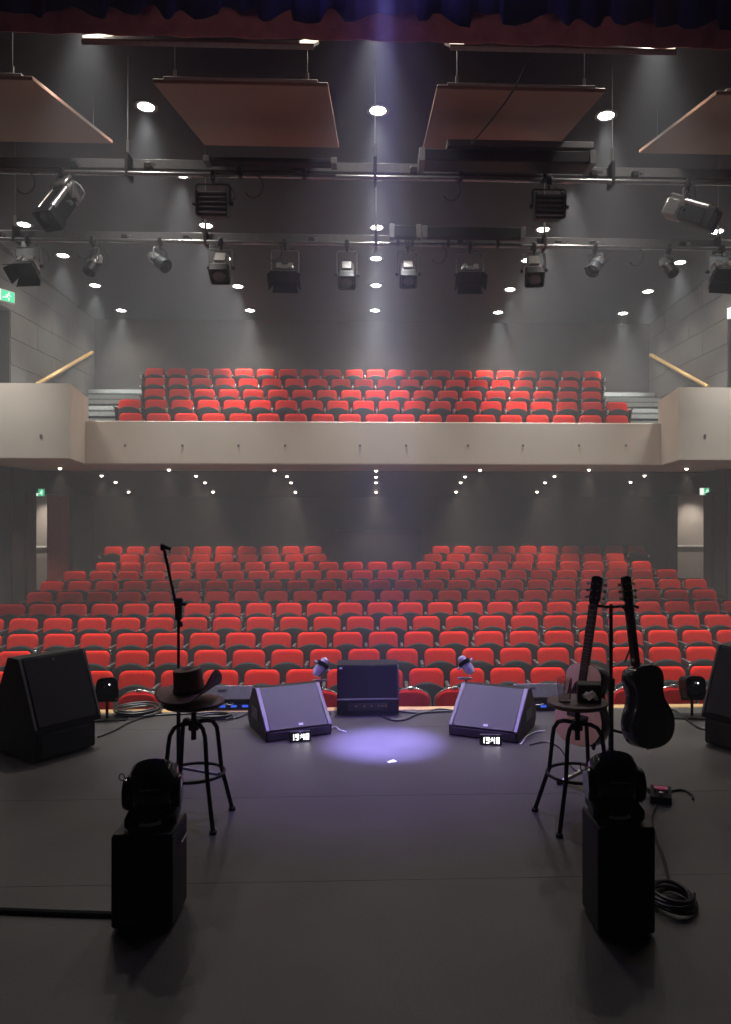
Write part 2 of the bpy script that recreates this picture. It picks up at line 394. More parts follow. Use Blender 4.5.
for sg in (-1, 1):
    for k in range(1, 6):
        for h in (0, 1):
            z1 = BF[k - 1] + (BF[1] - BF[0]) * (0.5 if h == 0 else 1.0)
            y0 = BROWY[k - 1] + (0.02 if h == 0 else 0.43)
            if y0 > YB - 0.3: continue
            xx = sorted((sg * 4.98, sg * (XW - 0.03)))
            s_ = part('aisle_step', MB().box((xx[0], y0, z1 - 0.19), (xx[1], YB if (k == 5) else y0 + 0.46, z1)), 'step', bt)
            part('step_edge', MB().box((xx[0], y0 - 0.006, z1 - 0.085), (xx[1], y0 + 0.03, z1 + 0.004)), 'step_edge', s_)
# wooden handrails on the balcony side walls
for sg, a, b, nm in ((-1, (36, 385), (92, 352.5), 'left'), (1, (708, 387), (651, 355), 'right')):
    p, q = P(*a, X=sg * (XW - 0.10)), P(*b, X=sg * (XW - 0.10))
    t = thing('handrail', 'sloping pale wooden handrail on the %s balcony wall' % nm, 'handrail', p)
    d = q - p
    part('rail', MB().tube([(0, 0, 0), d], 0.045, 10), 'rail_wood', t)
    for u in (0.15, 0.5, 0.85):
        e = d * u
        part('rail_bracket', MB().tube([e + Vector((0, 0, -.02)), e + Vector((0, 0, -.07)), e + Vector((sg * .095, 0, -.07))], 0.009, 6), 'grey_metal', t)
p, q = P(-30, 561, X=-(XW + .25)), P(7, 556, X=-(XW + .25))
t = thing('handrail', 'yellow wooden handrail end in the lower left doorway', 'handrail', p)
d = q - p
part('rail', MB().tube([(0, 0, 0), d, d + Vector((-.2, 0.05, 0.0))], 0.04, 10), 'rail_wood', t)
part('rail_bracket', MB().tube([d * .5, d * .5 + Vector((0, 0, -.95))], 0.015, 8), 'grey_metal', t)

# ------------------------------------------------------------------ house downlights
dl_me = {}
dl_me['trim'] = MB().lathe([(0.10, 0.0), (0.145, 0.0), (0.15, -0.012), (0.135, -0.02), (0.105, -0.014), (0.10, 0.0)], 24, cap=False).mesh('trim', 'grey_metal')
dl_me['lens'] = MB().lathe([(0.002, -0.012), (0.07, -0.016), (0.108, -0.010)], 24, cap=False).mesh('lens', 'lamp_white')
tilt = math.atan(-0.0468)
cols = {'far left': [(-96, 110), (-28, 175), (24, 224), (63, 255), (95, 285), (121, 310)], 'left': [(146, 106), (182, 174), (206, 225), (225, 258), (238, 286), (250, 310)],
        'centre': [(378, 110), (377, 176), (377, 227), (376, 258), (376, 285), (375, 310)], 'right': [(606, 115), (570, 179), (543, 229), (527, 260), (510, 289), (498, 312)],
        'far right': [(845, 122), (769, 186), (717, 231), (680, 262), (648, 291), (623, 313)]}
def house_light(p, label):
    t = thing('ceiling_downlight', label, 'downlight', p, 0, 'house ceiling downlights')
    link('trim', dl_me['trim'], t, rot=(tilt, 0, 0)); link('lens', dl_me['lens'], t, rot=(tilt, 0, 0))
    spot('downlight_lamp', p + Vector((0, 0, -0.05)), HOUSE_W, (0.95, 0.98, 1.0), 54, 1.0, 0.07, p + Vector((0, 0, -3)))
    spot('downlight_fill', p + Vector((0, 0, -0.05)), FILL_W, (1.0, 0.93, 0.84), 126, 1.0, 0.09, p + Vector((0, 0, -3)))
for cn, lst in cols.items():
    x0 = {'far left': -6.1, 'left': -3.0, 'centre': 0.0, 'right': 3.0, 'far right': 6.1}[cn]
    house_light(Vector((x0, 8.15, zc(8.15))), 'unseen ceiling downlight added behind the valance, first in the %s line' % cn)  # unseen row added to light the nearer bar and lantern tops
    for i, (px, py) in enumerate(lst):
        d = ray(px, py)       # meet the sloping ceiling
        t_ = (5.25 + 9.96 * 0.0468) / (d.z + 0.0468 * d.y)
        house_light(Vector((0, 0, CAMZ)) + d * t_, 'round white ceiling downlight, %s from the stage in the %s line' % (ORD[i + 2], cn))
sl_trim = MB().lathe([(0.03, 0.0), (0.055, 0.0), (0.058, -0.006), (0.05, -0.01), (0.03, 0.0)], 16, cap=False).mesh('trim', 'grey_metal')
sl_lens = MB().lathe([(0.001, -0.044), (0.014, -0.041), (0.026, -0.032), (0.032, -0.018), (0.032, 0.0)], 16, cap=False).mesh('lens', 'lamp_warm')
sof = [(60, 467.6), (169, 469), (274.5, 469.6), (376, 470), (480, 469.3), (686.5, 468), (589, 469),
       (101.6, 474), (196, 474.3), (287, 474.7), (376, 475.4), (465, 475), (554.5, 474.7), (644.5, 474),
       (115.6, 480.6), (205, 481), (291, 481), (376, 481), (460.6, 481), (545, 481), (630.5, 480.6),
       (128.6, 490.5), (213, 490.5), (295.4, 490.8), (376, 490.8), (456, 490.5), (537, 490.5)]
for i, (px, py) in enumerate(sof):
    d = ray(px, py)
    if py < 472: p = P(px, py, Z=ZS - 0.013); rw = 'front'
    else:
        t_ = (ZS - CAMZ + SL * YS) / (d.z + SL * d.y); p = Vector((0, 0, CAMZ)) + d * t_ + Vector((0, 0, -0.02)); rw = ('second' if py < 478 else 'third' if py < 485 else 'rear')
    same = sorted(q[0] for q in sof if (0 if q[1] < 472 else 1 if q[1] < 478 else 2 if q[1] < 485 else 3) == (0 if py < 472 else 1 if py < 478 else 2 if py < 485 else 3))
    t = thing('soffit_spotlight', 'tiny warm spotlight under the balcony, %s from left in the %s line' % (ORD[same.index(px) + 1], rw), 'spotlight', p, 0, 'spotlights under the balcony')
    link('trim', sl_trim, t); link('lens', sl_lens, t)
    spot('soffit_lamp', p + Vector((0, 0, -0.09)), SOFFIT_W, (1.0, 0.82, 0.62), 84, 1.0, 0.02, p + Vector((0, 0, -3)))

# ------------------------------------------------------------------ exit signs
def exit_sign(label, p, rz, w=0.36, h=0.18):
    t = thing('exit_sign', label, 'sign', p, rz, 'green exit signs')
    part('sign_case', MB().box((-w / 2, 0, -h / 2), (w / 2, 0.06, h / 2), 0.008), 'paper', t)
    part('green_field', MB().box((-w * .08, -0.004, -h * .44), (w * .46, 0.0, h * .44)), 'exit_green', t)
    part('white_field', MB().box((-w * .46, -0.004, -h * .44), (-w * .10, 0.0, h * .44)), 'exit_white', t)
    m = MB()          # running figure
    m.cyl((w * .24, -0.007, h * .27), (w * .24, -0.004, h * .27), h * .07, n=10)
    for a, b in (((.22, .17), (.15, -.05)), ((.15, -.05), (.25, -.18)), ((.25, -.18), (.21, -.36)), ((.15, -.05), (.06, -.16)), ((.06, -.16), (-.02, -.16)), ((.21, .14), (.32, .04)), ((.21, .14), (.10, .08))):
        m.tube([(a[0] * w, -0.006, a[1] * h), (b[0] * w, -0.006, b[1] * h)], 0.007, 5)
    part('running_figure', m, 'exit_white', t)
exit_sign('green exit sign above the upper left balcony doorway', P(3, 295, X=-XW + .12), R(62), 0.50, 0.22)
exit_sign('green exit sign above the upper right balcony doorway', P(738, 311, X=XW - .12), R(-62), 0.50, 0.22)
exit_sign('green exit sign in the left stalls doorway beside the red curtain', P(39, 492.5, X=-XW + .07), R(30), 0.22, 0.16)
exit_sign('green exit sign at the top of the right stalls doorway', P(705, 491.5, X=XW - .07), R(-30), 0.22, 0.16)
# red curtain in the left doorway
def cfn(u, v):
    return (-XW - 0.10 + 0.035 * math.sin(u * 40), 16.95 + u * 1.14, -0.45 + v * 2.56)
tag(link('doorway_curtain', MB().grid(60, 4, cfn).mesh('doorway_curtain', 'curtain_red')), 'dark red curtain hanging in the left stalls doorway', 'curtain')
cu = bpy.data.objects['doorway_curtain']; md = cu.modifiers.new('solid', 'SOLIDIFY'); md.thickness = 0.012
# control booth
bz = P(375, 532, Y=17.35).z
bl, br = P(332, 545, Y=17.35).x, P(422, 545, Y=17.35).x
t = thing('control_booth', 'black control booth enclosure at the middle of the rear stalls', 'booth', ((bl + br) / 2, 17.35, FZ[8]))
hw = (br - bl) / 2; hz = bz - FZ[8]
part('front_panel', MB().box((-hw, 0.10, 0), (hw, 0.15, hz), 0.008), 'booth', t)
for sg in (-1, 1): part('side_panel', MB().box(*[tuple(x) for x in zip(*[sorted((sg * hw, sg * (hw - .05))), (0.15, 2.0), (0, hz)])], 0.008), 'booth', t)
part('desk_top', MB().box((-hw + .05, 0.15, hz - 0.30), (hw - .05, 0.8, hz - 0.26)), 'booth', t)
part('cap_rail', MB().box((-hw - .01, 0.09, hz), (hw + .01, 0.16, hz + 0.02), 0.004), 'black', t)

# ------------------------------------------------------------------ tip-up seats
SEAT = {}
SEAT['backrest'] = MB().pad(rrect(0.435, 0.37, 0.085, 0, 0, 7), [(0.035, 0.012), (0.03, 0), (-0.02, 0), (-0.034, 0.012), (-0.040, 0.05)], 0.55,
                            Matrix.Translation((0, 0.02, 0.655)) @ Matrix.Rotation(R(-11), 4, 'X')).mesh('backrest', 'seat_red', 50)
SEAT['back_shell'] = MB().pad(rrect(0.415, 0.50, 0.06, 0, 0, 5), [(0.016, 0.01), (0.0, 0), ], 0.55,
                              Matrix.Translation((0, 0.074, 0.60)) @ Matrix.Rotation(R(-11), 4, 'X')).mesh('back_shell', 'seat_black', 50)
def seat_outline():
    pts = []
    for i in range(13):                     # arched top
        x = 0.215 - 0.43 * i / 12
        pts.append((x, 0.61 + 0.078 * (1 - (x / 0.215) ** 2)))
    for i in range(7):
        x = -0.195 + 0.39 * i / 6
        pts.append((x, 0.345 - 0.02 * (1 - (x / 0.195) ** 2)))
    return pts
SEAT['seat'] = MB().pad(seat_outline(), [(-0.035, 0.006), (-0.06, 0.0), (-0.105, 0.004), (-0.118, 0.03)], 0.25).mesh('seat', 'seat_black', 50)
am = MB().box((-0.022, -0.21, 0.615), (0.022, 0.08, 0.675), 0.008)
SEAT['armrest'] = am.mesh('armrest', 'seat_frame')
SEAT['side_frame'] = MB().prism([(-0.06, 0.03), (0.07, 0.03), (0.06, 0.615), (-0.13, 0.615), (-0.05, 0.40)], 'x', -0.014, 0.014).box((-0.03, -0.10, 0), (0.03, 0.12, 0.03), 0.005).mesh('side_frame', 'seat_frame', 30)
SEAT['arm_bracket'] = MB().box((-0.02, -0.225, 0.575), (0.02, -0.20, 0.640), 0.006).box((-0.012, -0.20, 0.56), (0.012, -0.13, 0.585)).mesh('arm_bracket', 'bracket_grey')
def place_seat(x, y, z, label, group, last):
    t = thing('theatre_seat', label, 'seat', (x, y, z), 0, group)
    link('backrest', SEAT['backrest'], t); link('back_shell', SEAT['back_shell'], t); link('seat', SEAT['seat'], t)
    for sx in ((-0.258, 0.258) if last else (-0.258,)):
        a = link('armrest', SEAT['armrest'], t, (sx, 0, 0)); link('side_frame', SEAT['side_frame'], t, (sx, 0, 0))
        link('arm_bracket', SEAT['arm_bracket'], a)
def row_x(a, b, n, py, Y):
    x0, x1 = P(a, py, Y=Y).x, P(b, py, Y=Y).x
    return [x0 + (x1 - x0) * i / (n - 1) for i in range(n)]
STALLS = [[(10, 708, 18)], [(14.2, 739, 20)], [(-14.5, 731.7, 22)], [(-11, 718.4, 23)], [(11, 736, 25)], [(39.5, 704.7, 24)], [(51.9, 695.8, 25)],
          [(74.7, 667.3, 24)], [(106, 641.5, 23)], [(130, 317.4, 9), (432.9, 614.9, 9)], [(113.3, 312.9, 10), (440.6, 635.7, 10)]]
for k, blocks in enumerate(STALLS):
    for bi, (a, b, n) in enumerate(blocks):
        for i, x in enumerate(row_x(a, b, n, TOPY[k], ROWY[k])):
            if len(blocks) == 1: lab = 'red tip-up seat, %s from left in the %s stalls row from the stage' % (ORD[i + 1], ORD[k + 1])
            else: lab = 'red tip-up seat, %s from left, %s stalls row, %s of the booth' % (ORD[i + 1], ORD[k + 1], ('left', 'right')[bi])
            place_seat(x, ROWY[k], FZ[k], lab, 'red tip-up seats in the stalls', i == n - 1)
BALC = [(130.8, 617, 19), (129.9, 617, 20), (155, 591, 19), (155, 591, 20), (155, 591.7, 21)]
for k in range(3):
    a, b, n = BALC[k]
    for i, x in enumerate(row_x(a, b, n, BTOPY[k], BROWY[k])):
        place_seat(x, BROWY[k], BF[k], 'red tip-up seat, %s from left in the %s balcony row from the parapet' % (ORD[i + 1], ORD[k + 1]), 'red tip-up seats in the balcony', i == n - 1)
# the two farthest balcony rows, past the three hundred largest seats: one object
vs, fs, mi = [], [], []
names = ['backrest', 'back_shell', 'seat', 'armrest', 'side_frame', 'arm_bracket']
rm = bpy.data.meshes.new('rear_seat_rows')
for nme in names: rm.materials.append(SEAT[nme].materials[0])
for k in (3, 4):
    a, b, n = BALC[k]
    for i, x in enumerate(row_x(a, b, n, BTOPY[k], BROWY[k])):
        for j, nme in enumerate(names):
            for sx in ((0,) if j < 3 else ((-0.258, 0.258) if i == n - 1 else (-0.258,))):
                o = len(vs)
                vs += [(v.co.x + x + sx, v.co.y + BROWY[k], v.co.z + BF[k]) for v in SEAT[nme].vertices]
                for p_ in SEAT[nme].polygons: fs.append(tuple(q + o for q in p_.vertices)); mi.append(j)
rm.from_pydata(vs, [], fs); rm.polygons.foreach_set('material_index', mi); rm.update(); rm.shade_smooth(); rm.set_sharp_from_angle(angle=R(50))
o = tag(link('rear_balcony_seats', rm), 'two rearmost rows of red tip-up seats at the back of the balcony', 'seats'); o['kind'] = 'stuff'

# ------------------------------------------------------------------ loose stacking chairs before the stage
def chair_back():
    pts = []
    for i in range(15):
        a = math.pi * i / 14
        pts.append((0.205 * math.copysign(abs(math.cos(a)) ** 0.62, math.cos(a)), 0.74 + 0.115 * math.sin(a) ** 0.7))
    pts += [(-0.215, 0.60), (-0.20, 0.47), (-0.15, 0.44), (0.15, 0.44), (0.20, 0.47), (0.215, 0.60)]
    return pts
CH = {}
TB = Matrix.Translation((0, 0.0, 0))
CH['backrest'] = MB().pad(chair_back(), [(0.03, 0.012), (0.024, 0), (-0.014, 0), (-0.026, 0.012), (-0.03, 0.04)], 0.35).mesh('backrest', 'chair_red', 50)
CH['seat'] = MB().box((-0.215, -0.44, 0.42), (0.215, -0.02, 0.48), 0.025).mesh('seat', 'chair_red')
arch = [(-0.225, 0.0, 0.44), (-0.225, 0.0, 0.72)] + [(0.225 * -math.cos(math.pi * i / 12), 0.0, 0.74 + 0.14 * math.sin(math.pi * i / 12)) for i in range(13)] + [(0.225, 0.0, 0.72), (0.225, 0.0, 0.44)]
CH['back_frame'] = MB().tube(arch, 0.011, 8).mesh('back_frame', 'chrome')
CH['handle'] = MB().box((-0.035, -0.014, 0.868), (0.035, 0.014, 0.900), 0.008).mesh('handle', 'chrome')
CH['leg'] = MB().tube([(0, 0, 0.44), (0, 0, 0.0)], 0.011, 8).mesh('leg', 'chrome')
CH['seat_frame'] = MB().tube([(-0.225, 0, 0.44), (-0.225, -0.40, 0.42), (0.225, -0.40, 0.42), (0.225, 0, 0.44)], 0.011, 8).mesh('seat_frame', 'chrome')
YCH = 8.50
for i in range(17):
    x = row_x(0.5, 718, 17, 690, YCH)[i]
    t = thing('stacking_chair', 'red padded chair with chrome back loop, %s from left along the stage front' % ORD[i + 1], 'chair', (x, YCH, -1.10), 0, 'loose red chairs before the stage')
    for nme in ('backrest', 'seat', 'back_frame', 'handle', 'seat_frame'): link(nme, CH[nme], t)
    for sx in (-0.225, 0.225):
        link('leg', CH['leg'], t, (sx, 0, 0)); link('leg', CH['leg'], t, (sx, -0.40, 0))

# ------------------------------------------------------------------ borders at the top of the stage opening
def border(name, label, y, zlo, ztop, m, amp, fold, hem, x0=-5.0, x1=5.0):
    def fn(u, v):
        x = x0 + (x1 - x0) * u
        h = hem(x)
        return (x, y + fold * math.sin(x * 11) + fold * .5 * math.sin(x * 23 + 1), (zlo + h) * (1 - v) + ztop * v)
    o = tag(link(name, MB().grid(700, 3, fn).mesh(name, m)), label, 'curtain')
    o.modifiers.new('solid', 'SOLIDIFY').thickness = 0.01
    return o
mz = P(375, 39, Y=6.55).z
border('valance_curtain', 'dark maroon border curtain across the top of the stage opening', 6.58, mz, mz + 1.2, 'maroon_cloth', 0, 0.010, lambda x: 0.0)
HEM = [(-200, 14), (-150, 8), (-140, 20), (-80, 10), (-70, 18), (-20, 9), (0, 12), (15, 14), (30, 12), (38, 17), (43, 18), (45, 13), (60, 12), (72, 8), (80, 10), (90, 15), (102, 18), (106, 16), (108, 6), (115, 8), (125, 14), (135, 16),
       (142, 14), (146, 7), (155, 6), (160, 12), (165, 19), (170, 18), (175, 11), (181, 9), (188, 15), (195, 20), (205, 19), (219, 15), (221, 8), (230, 8), (240, 12), (247, 9), (255, 9), (258, 17), (263, 22), (270, 21),
       (280, 15), (291, 11), (293, 22), (305, 23), (320, 22), (327, 9), (333, 8), (340, 15), (345, 22), (355, 23), (365, 18), (378, 12), (395, 15), (405, 12), (415, 11), (418, 21), (428, 22), (433, 15), (441, 14), (450, 20),
       (460, 26), (470, 27), (473, 13), (478, 12), (490, 16), (500, 15), (502, 26), (515, 26), (530, 22), (540, 15), (548, 13), (556, 14), (562, 24), (568, 28), (575, 20), (580, 18), (588, 24), (595, 28), (600, 26), (605, 16),
       (611, 15), (615, 22), (625, 26), (640, 22), (653, 17), (655, 28), (665, 27), (678, 23), (685, 28), (695, 30), (705, 26), (717, 19), (718, 30), (731, 31), (760, 22), (790, 32), (830, 24), (870, 33), (940, 25)]
HEMP = [P(px, py, Y=6.15) for px, py in HEM]
bz0 = 0.0
def scallop(x):
    if x <= HEMP[0].x: return HEMP[0].z
    for a, b in zip(HEMP[:-1], HEMP[1:]):
        if a.x <= x <= b.x: return a.z + (b.z - a.z) * (x - a.x) / (b.x - a.x)
    return HEMP[-1].z
border('scalloped_border', 'black border curtain with wavy hem hanging in front of the maroon one', 6.15, bz0, 7.0, 'black_cloth', 0, 0.012, scallop)

# ------------------------------------------------------------------ wooden ceiling reflectors
def reflector(label, x0, x1, y1, z1, y2, z2, cuts=(0.12, 0.88), hide=()):
    ang = math.atan2(z2 - z1, y2 - y1); L = math.hypot(y2 - y1, z2 - z1); w = x1 - x0
    t = thing('ceiling_reflector', label, 'reflector panel', (x0, y1, z1), 0, 'wooden ceiling reflector panels')
    rt = (ang, 0, 0)
    part('panel', MB().box((0, 0, 0), (w, L, 0.04), 0.004), 'reflector_wood', t, rot=rt)
    part('edge_strip', MB().box((w * .06, -0.012, 0.035), (w * .94, 0.06, 0.06), 0.004), 'panel_edge', t, rot=rt)
    for u in cuts:
        for l in (0.03, L - 0.1):
            b = Vector((w * u, l * math.cos(ang), 0.05 + l * math.sin(ang))); topz = zc(y1 + b.y) - z1
            part('hanger_wire', MB().cyl(b, (b.x, b.y, topz), 0.0035, n=6), 'grey_metal', t)
            part('hanger_bolt', MB().cyl(b, b + Vector((0, 0, 0.09)), 0.016, n=8), 'silver', t)
Y1, Y2 = 7.7, 10.0
def xs_at(px, py): return P(px, py, Y=Y1).x
z1, z2 = P(250, 85, Y=Y1).z, P(270, 146.5, Y=Y2).z
reflector('wooden ceiling reflector panel at the far left, cut by the frame', xs_at(33, 80) - 1.75, xs_at(33, 80), Y1, z1, Y2, z2)
reflector('wooden ceiling reflector panel left of centre, above the lighting bar', xs_at(153, 83), xs_at(328, 86), Y1, z1, Y2, z2)
reflector('wooden ceiling reflector panel right of centre, behind the black housing', xs_at(437, 89), xs_at(605, 92), Y1, z1, Y2, z2)
reflector('wooden ceiling reflector panel at the far right, cut by the frame', xs_at(716, 93), xs_at(716, 93) + 1.75, Y1, z1, Y2, z2)
# narrow front reflectors seen almost edge on, light on their ends imitated by glow
for nm, a, b in (('left', (82, 42), (314, 47.5)), ('right', (450, 48), (676, 53))):
    p, q = P(*a, Y=7.0), P(*b, Y=7.0)
    t = thing('cove_reflector', 'narrow tan reflector strip with painted light at its ends, %s of the blue beam' % nm, 'reflector panel', p, 0, 'narrow reflector strips under the valance')
    w = q.x - p.x; zo = (q.z - p.z)
    sh = Matrix.Rotation(math.atan2(zo, w), 4, 'Y').inverted()
    ang = math.atan(0.655)
    M = sh @ Matrix.Rotation(ang, 4, 'X')
    part('panel', MB().box((0.0, 0, 0), (w, 0.75, 0.03), 0.004, M), 'reflector_wood', t)
    part('front_lip', MB().box((0.0, -0.02, -0.02), (w, 0.0, 0.02), 0.003, M), 'panel_edge', t)
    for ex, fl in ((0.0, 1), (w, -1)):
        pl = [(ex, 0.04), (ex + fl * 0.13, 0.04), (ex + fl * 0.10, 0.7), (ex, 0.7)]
        part('painted_lit_end', MB().prism(pl, 'z', 0.031, 0.05, M), 'lit_end_glow', t, label='warm white light painted on the end of the strip', smooth=0)  # downlight catching the panel end, put in as an emissive piece
    for u in (0.25, 0.75):
        part('hanger_wire', MB().cyl((w * u, 0.4, 0.28), (w * u, 0.4, zc(7.4) - p.z), 0.005, n=6), 'silver', t)

# ------------------------------------------------------------------ lighting bars
YB1, YB2 = 9.0, 10.8
ZB1, ZB2 = P(375, 177.5, Y=YB1).z, P(375, 244, Y=YB2).z
def bar(label, Y, Z, wires, du, boxes):
    t = thing('lighting_bar', label, 'lighting bar', (0, Y, Z), 0, 'lighting bars above the stalls')
    part('pipe', MB().cyl((-6.6, 0, 0), (6.6, 0, 0), 0.030, n=14), 'pipe', t)
    dz0, dz1 = du
    part('cable_duct', MB().box((-6.6, 0.12, dz0), (6.6, 0.24, dz1), 0.006), 'duct', t)
    part('duct_flange', MB().box((-6.6, 0.10, dz0 - 0.03), (6.6, 0.14, dz0 - 0.012)), 'black', t)
    for x in (-5.2, -3.5, -2.65, -0.9, 0.45, 1.2, 2.6, 3.1, 4.4):
        so = part('socket', MB().box((x - .04, 0.05, dz0 - .02), (x + .04, 0.12, dz0 + .05), 0.008), 'black', t)
        part('plug', MB().cyl((x + .07, 0.06, dz0 + 0.02), (x + .07, 0.02, dz0 + 0.01), 0.022, n=10), 'silver', so)
    for x in wires:
        part('hanger', MB().box((x - .02, -0.03, -0.04), (x + .02, 0.18, dz1 + 0.01), 0.004), 'black', t)
        part('turnbuckle', MB().cyl((x, 0.03, dz1 + .02), (x, 0.03, dz1 + .17), 0.018, n=8), 'silver', t)
        part('suspension_wire', MB().cyl((x, 0.03, dz1 + .1), (x, 0.03, zc(Y) - Z), 0.006, n=6), 'grey_metal', t)
    for x in (-4.0, -1.4, 0.9, 3.7):
        pts = [(x + 0.10 * math.sin(a), -0.02, -0.10 + 0.10 * math.cos(a) - 0.02 * a) for a in [i * 0.5 for i in range(10)]]
        part('loose_cable', MB().tube(pts, 0.008, 6), 'cable', t)
    return t
def bx(px, Y, py=200): return P(px, py, Y=Y).x
bar('nearer lighting bar with two box lanterns and two ribbed floods', YB1, ZB1, [bx(127, YB1), bx(375, YB1), bx(613, YB1)], (0.11, 0.225), None)
bar('farther lighting bar carrying a row of twelve lanterns', YB2, ZB2, [bx(205, YB2), bx(376, YB2), bx(545, YB2), bx(719, YB2), bx(14, YB2)], (0.06, 0.17), None)
# black housings on the bars
def housing(label, px0, px1, py0, py1, Y, dep, nm='screen_housing', BY=None, BZ=None):
    a, b = P(px0, py0, Y=Y), P(px1, py1, Y=Y)
    t = thing(nm, label, 'housing', (a.x, Y, b.z)); w, h = b.x - a.x, a.z - b.z
    part('case', MB().box((0, 0, 0), (w, dep, h), 0.012), 'black', t)
    part('end_cap', MB().box((-0.02, -0.01, -0.01), (0.05, dep + .01, h + 0.01), 0.006), 'duct', t)
    part('end_cap', MB().box((w - .05, -0.01, -0.01), (w + .02, dep + .01, h + 0.01), 0.006), 'duct', t)
    BY, BZ = (YB1, ZB1) if Y < 9.5 else (YB2, ZB2)
    for x in (0.25 * w, .75 * w):
        z_ = BZ - b.z
        part('bar_bracket', MB().box((x - .02, dep - .02, min(z_ - .04, .02)), (x + .02, dep + .01, h * .7)).box((x - .02, dep - .02, z_ - .04), (x + .02, BY - Y, z_ - .03)), 'black', t)
    return t
t = housing('long black screen housing below the right wooden reflector', 421, 594, 148, 163, 8.55, 0.3)
a = P(447, 139, Y=8.6); b = P(594, 149, Y=8.6)
part('upper_case', MB().box((a.x - t.location.x, 0.04, b.z - t.location.z), (b.x - t.location.x, 0.25, a.z - t.location.z), 0.01), 'duct', t)
housing('small grey control box on the farther lighting bar', 391, 420, 224.5, 237, 10.62, 0.12, 'control_box')
housing('long dark housing on the right of the farther lighting bar', 424, 524, 226, 238, 10.64, 0.12, 'cable_housing')
housing('long dark housing on the left of the nearer lighting bar', 205, 335, 156, 163, 8.78, 0.15, 'cable_housing')
pts = []
for i in range(25):
    u = i / 24
    px = 531 + (-60) * u + 12 * math.sin(u * 3.1); py = 52 + 92 * u ** 1.25
    pts.append(P(px, py, Y=7.4 + 0.95 * u * u))
tag(link('hanging_cable', MB().tube(pts, 0.009, 6).mesh('hanging_cable', 'cable')), 'thin dark cable curving down to the black screen housing', 'cable')

